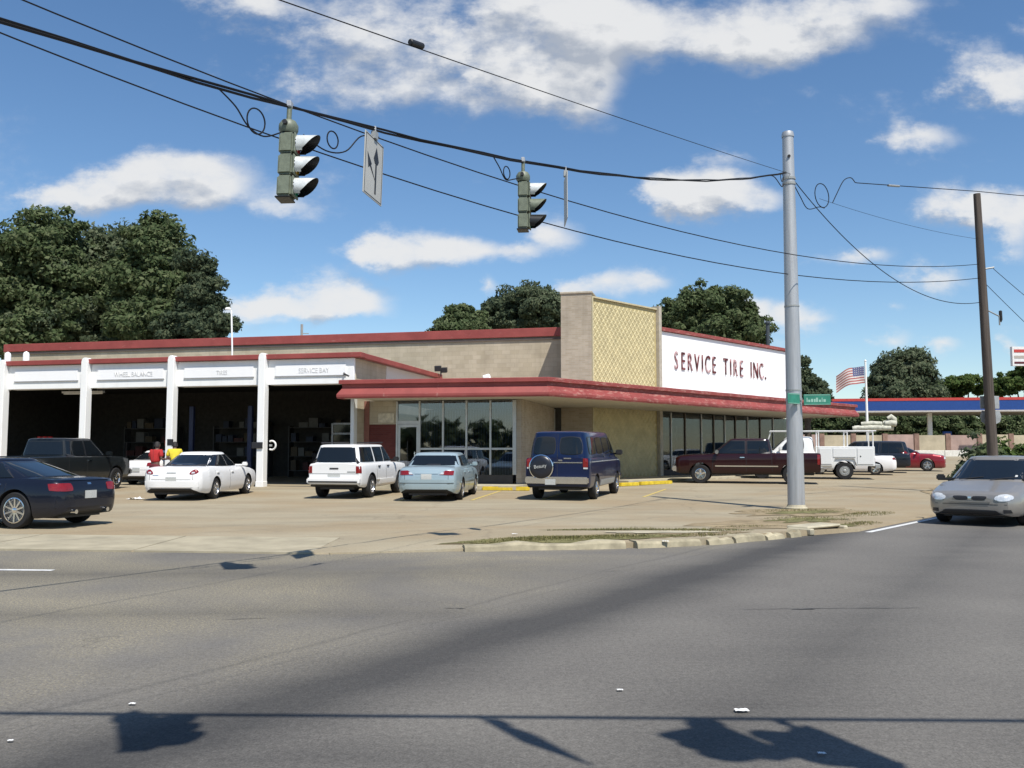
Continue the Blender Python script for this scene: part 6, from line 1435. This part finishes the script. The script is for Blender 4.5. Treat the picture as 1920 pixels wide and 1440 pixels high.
# grass along the broken kerb and round the pole
def grass(name, areas, dens, hgt):
    P, Hh = [], []
    for (cx, cy, rx, ry, ang, nn) in areas:
        k = int(nn * dens); a = rng.uniform(0, 2 * np.pi, k); r = np.sqrt(rng.uniform(0, 1, k)); u = r * np.cos(a) * rx; v = r * np.sin(a) * ry
        cl = np.sin(u * 5.1 + cx) * np.sin(v * 9.3 + u * 3) + rng.normal(size=k) * .7; keep = cl > -.35
        u, v, r = u[keep], v[keep], r[keep]; c_, s_ = math.cos(ang), math.sin(ang); P += list(zip(cx + c_ * u - s_ * v, cy + s_ * u + c_ * v)); Hh += list(1.1 - r * .7)
    V, F = [], []
    for (x, y), hh_ in zip(P, Hh):
        if y < 13.75 or x > lot_right(y) - .12: continue
        zz = lot_z(x, y) - .01; h_ = hgt * hh_ * random.uniform(.4, 1.3); a = random.uniform(0, 6.28); lx, ly = math.cos(a) * h_ * random.uniform(.2, .9), math.sin(a) * h_ * random.uniform(.2, .9); w_ = .004 + h_ * .035; wx, wy = -math.sin(a) * w_, math.cos(a) * w_
        b = len(V); V += [(x - wx, y - wy, zz), (x + wx, y + wy, zz), (x + lx * .45 + wx * .7, y + ly * .45 + wy * .7, zz + h_ * .65), (x + lx * .45 - wx * .7, y + ly * .45 - wy * .7, zz + h_ * .65), (x + lx, y + ly, zz + h_)]
        F += [(b, b + 1, b + 2, b + 3), (b + 3, b + 2, b + 4)]
    me = bpy.data.meshes.new(name); me.from_pydata(V, [], F); me.materials.append(L_GRASS); return tag(link(name, me), kind='stuff')
grass('grass', [(.6, 14.45, 1.5, .38, .17, 5200), (1.7, 14.75, 1.2, .35, .25, 2600), (2.2, 16.3, 1.6, .28, .1, 1500), (3.4, 16.0, .9, .3, .2, 700), (3.1, 15.1, .8, .25, .5, 600), (7.1, 22.6, 1.6, .9, .3, 1600), (6.1, 17.9, .7, .5, .6, 1200), (4.6, 17.6, 1.0, .5, .5, 700), (6.4, 19.8, 1.2, .9, .6, 900), (8.3, 21.5, 1.3, .5, .8, 900), (7.1, 18.6, .8, .3, .8, 600), (16.4, 31.2, 3.0, 1.4, .75, 3000), (19.5, 35.5, 3.5, 1.4, .8, 2600), (-1.4, 33.0, .1, .1, 0, 5)], 1.6, .062)
M_DIRT = plain('dirt', (.27, .215, .135), .95, var=.35, scale=2.2, spec=.1, bmp=.5)
def blot(name, pts_c, rx, ry, ang, mat, dz, n=28, wob=.25):
    cx, cy = pts_c; c_, s_ = math.cos(ang), math.sin(ang); ring = []
    for k in range(n):
        a = 2 * math.pi * k / n; r = 1 + wob * (random.random() - .5) * 2; u, v = math.cos(a) * rx * r, math.sin(a) * ry * r; ring.append((cx + c_ * u - s_ * v, cy + s_ * u + c_ * v))
    ring = [(min(x, lot_right(max(13.3, y)) - .1), max(y, 13.75 + .0)) for x, y in ring]
    v = [(x, y, lot_z(x, y) + dz) for x, y in ring] + [(cx, cy, lot_z(cx, cy) + dz)]
    return tag(MB().add(v, [(k, (k + 1) % n, n) for k in range(n)]).build(name, mat), kind='structure')
M_TURF = plain('worn_turf', (.165, .155, .072), .95, var=.45, scale=5, spec=.1, bmp=.5)
blot('turf', (.55, 14.42), 1.35, .33, .17, M_TURF, .012, 40, .35); blot('turf', (1.9, 14.75), .9, .25, .3, M_TURF, .012, 40, .4); blot('turf', (2.2, 16.35), 1.3, .2, .1, M_TURF, .011, 40, .45); blot('turf', (7.0, 22.0), 1.0, .45, .5, M_TURF, .016, 40, .45); blot('turf', (6.3, 19.6), .9, .45, .6, M_TURF, .016, 40, .45); blot('turf', (6.4, 18.0), .5, .3, .6, M_TURF, .016, 40, .4)
blot('dirt', (1.0, 14.55), 1.9, .45, .2, M_DIRT, .006); blot('dirt', (5.2, 18.3), 1.9, 1.1, .6, M_DIRT, .008); blot('dirt', (7.0, 22.3), 1.9, 1.2, .6, M_DIRT, .010); blot('dirt', (16.8, 32.0), 4.2, 2.0, .8, M_DIRT, .012); blot('dirt', (3.0, 15.3), 1.2, .35, .5, M_DIRT, .005)
blot('pale_patch', (2.5, 15.6), .95, .22, .05, M_CONC, .014)
# line of trees across the road behind the viewer, seen only in the glass
p, nn = lobes_points([(x, -52 + rng.uniform(-4, 4), 2.2, 7, 4, 2.6 + rng.uniform(-1.0, 1.6)) for x in np.arange(-110, 120, 9)], 30000, 500, 2.0)
tag(link('treeline', leaf_mesh('treeline', p, nn, .8, L_OAK)), kind='stuff')

# ------------------------------------------------------------------ people
M_SKIN = plain('skin', (.30, .17, .115), .55, var=.08); M_SKIN2 = plain('skin_dark', (.13, .07, .048), .55, var=.08); M_HAIR = plain('hair_dark', (.018, .014, .012), .7)
M_EYE = plain('eye', (.04, .03, .03), .3); M_LIP = plain('lip', (.22, .09, .08), .5)
def skinned(name, verts, edges, radii, mat, parent, sub=2):
    me = bpy.data.meshes.new(name); me.from_pydata(verts, edges, []); ob = bpy.data.objects.new(name, me); COL.objects.link(ob)
    ob.modifiers.new('skin', 'SKIN'); ob.modifiers.new('sub', 'SUBSURF').levels = sub
    for i, sv in enumerate(me.skin_vertices[0].data): sv.radius = radii[i] if isinstance(radii[i], tuple) else (radii[i], radii[i]); sv.use_root = (i == 0)
    out = bpy.data.meshes.new_from_object(ob.evaluated_get(bpy.context.evaluated_depsgraph_get())); bpy.data.objects.remove(ob)
    out.materials.clear(); out.materials.append(mat); out.polygons.foreach_set('use_smooth', [True] * len(out.polygons))
    return link(name, out, parent)
def person(label, x, y, zf, heading, shirt, trousers, skin, lean=0, arm=0.35, cap=None):
    g = root('person', label, 'person', (x, y, zf), heading, 'people at the garage')      # faces -y locally
    J = dict(pel=(0, 0, .98), waist=(0, -lean * .2, 1.12), chest=(0, -lean * .5, 1.32), neck=(0, -lean * .8, 1.47), head=(0, -lean * 1.0 - .01, 1.60), top=(0, -lean * 1.05, 1.70))
    V = list(J.values()); E = [(i, i + 1) for i in range(5)]; Rr = [(.155, .11), (.135, .10), (.165, .11), .055, .088, .07]
    def chain(st, pts, rr):
        pr = st
        for p_, r_ in zip(pts, rr): V.append(p_); Rr.append(r_); E.append((pr, len(V) - 1)); pr = len(V) - 1
        return pr
    for s_ in (-1, 1):
        chain(0, [(s_ * .10, .0, .90), (s_ * .11, -.02, .50), (s_ * .11, .02, .10), (s_ * .115, -.14, .05)], [.095, .058, .045, .035])
        chain(2, [(s_ * .19, -lean * .55, 1.40), (s_ * .245, -lean * .4 + .02, 1.14), (s_ * .235, -arm - .0, 1.02 + arm * .35)], [.055, .042, .030])
    skinned('body', V, E, Rr, skin, g)
    # clothing, a little larger than the body
    sv = [J['waist'][:2] + (1.0,), J['waist'], J['chest'], (0, -lean * .75, 1.44)]; se = [(0, 1), (1, 2), (2, 3)]; sr = [(.18, .150), (.175, .150), (.205, .165), (.11, .10)]
    for s_ in (-1, 1): sv += [(s_ * .19, -lean * .55, 1.405), (s_ * .235, -lean * .45 + .01, 1.20)]; sr += [.085, .072]; n_ = len(sv); se += [(2, n_ - 2), (n_ - 2, n_ - 1)]
    skinned('shirt', sv, se, sr, shirt, g)
    tv = [(0, 0, 1.02), (0, 0, .93)]; te = [(0, 1)]; tr_ = [(.172, .14), (.178, .145)]
    for s_ in (-1, 1): tv += [(s_ * .10, 0, .82), (s_ * .11, -.02, .50), (s_ * .11, .015, .10)]; tr_ += [.112, .082, .070]; n_ = len(tv); te += [(1, n_ - 3), (n_ - 3, n_ - 2), (n_ - 2, n_ - 1)]
    skinned('trousers', tv, te, tr_, trousers, g)
    for s_ in (-1, 1):
        MB().obox((s_ * .115, -.07, .04), (.045, 0, 0), (0, .13, 0), (0, 0, .04)).build('shoe', M_PLASTIC, g, bevel=.025, seg=2)
        # hand with palm, four fingers and thumb
        w = Vector((s_ * .235, -arm - .03, 1.03 + arm * .35)); hb_ = MB(); hb_.obox(w + Vector((0, -.04, 0)), (.014, 0, 0), (0, .045, 0), (0, 0, .04))
        for q, ln in enumerate((.075, .085, .08, .062)):
            b_ = w + Vector((0, -.085, .03 - q * .02)); hb_.tube([b_, b_ + Vector((-s_ * .01, -ln * .5, 0)), b_ + Vector((-s_ * .035, -ln * .85, -.01))], [.0095, .009, .007], 6)
        hb_.tube([w + Vector((0, -.03, .04)), w + Vector((-s_ * .03, -.06, .06)), w + Vector((-s_ * .04, -.09, .055))], [.012, .011, .008], 6); hb_.build('hand', skin, g, smooth=60)
    hd_ = Vector(J['head'])
    hm = MB(); rows_ = []
    for i in range(9):
        t = math.pi * .5 * i / 8; r_ = math.sin(t); rows_.append([(hd_.x + .098 * r_ * math.cos(a), hd_.y + .02 + .108 * r_ * math.sin(a), hd_.z + .02 + .115 * math.cos(t) - (.06 if math.sin(a) > .2 and i > 5 else 0)) for a in np.linspace(0, 2 * math.pi, 20, endpoint=False)])
    hm.grid(rows_, close=True); hm.build('hair', cap or M_HAIR, g, smooth=60)
    fm = MB(); fm.tube([hd_ + Vector((0, -.085, .02)), hd_ + Vector((0, -.115, -.015)), hd_ + Vector((0, -.088, -.025))], [.008, .015, .010], 6); fm.build('nose', skin, g, smooth=60)
    for s_ in (-1, 1): MB().lathe([(.012, -.004), (0, -.010)], 8, 'y', c=(hd_.x + s_ * .032, hd_.y - .082, hd_.z + .02)).build('eye', M_EYE, g); MB().obox(hd_ + Vector((s_ * .092, 0, 0)), (.008, 0, 0), (0, .018, 0), (0, 0, .03)).build('ear', skin, g, bevel=.006)
    MB().obox(hd_ + Vector((0, -.08, -.05)), (.024, 0, 0), (0, .006, 0), (0, 0, .006)).build('mouth', M_LIP, g)
    return g
person('person in a red shirt standing beside the white rounded saloon', -12.0, 30.6, lot_z(-12, 30.6), R(160), plain('shirt_red', (.42, .022, .022), .85), plain('trousers_wine', (.12, .012, .02), .85), M_SKIN2, lean=.1)
person('person in a yellow top stooping behind the person in red', -11.75, 31.7, lot_z(-11.7, 31.7), R(200), plain('shirt_yellow', (.62, .50, .03), .85), plain('trousers_navy', (.02, .025, .05), .85), M_SKIN2, lean=.22)

# ------------------------------------------------------------------ litter
M_PAPER = plain('paper_white', (.75, .75, .73), .8, var=.1)
def scrap(label, x, y, s, name='paper_scrap', cat='litter'):
    mb = MB(); n_ = 9; rows_ = [[(x + (i / n_ - .5) * s * 1.5 + random.uniform(-.1, .1) * s, y + (j / 5 - .5) * s + random.uniform(-.1, .1) * s, (lot_z(x, y) if y > 14 else G(y)) + .012 + abs(random.gauss(0, .09)) * s * (1 - abs(i / n_ - .5))) for i in range(n_ + 1)] for j in range(6)]
    return tag(mb.grid(rows_).build(name, M_PAPER, smooth=30), label, cat, 'bits of litter')
def gp(px, py): d_ = CAM_H * 1700 / (py - 848); return (px - 960) / 1700 * d_, d_
for px, py, s, l in ((1380, 1322, .05, 'largest white paper scrap lying on the dark asphalt'), (1158, 1285, .025, 'tiny white paper scrap left of the largest one on the asphalt'), (1525, 1399, .025, 'tiny white scrap just right of the big foreground shadow'), (45, 1376, .02, 'tiny white scrap near the lower left corner'), (1245, 1024, .07, 'white scrap lying against the broken kerb'), (965, 1012, .06, 'white scrap lying in the kerb grass'), (265, 1310, .025, 'tiny white scrap just above the left foreground shadow')):
    x, y = gp(px, py); scrap(l, x, y, s)
scrap('crumpled white bag lying behind the white rounded saloon', -11.3, 27.4, .3, 'plastic_bag', 'bag')
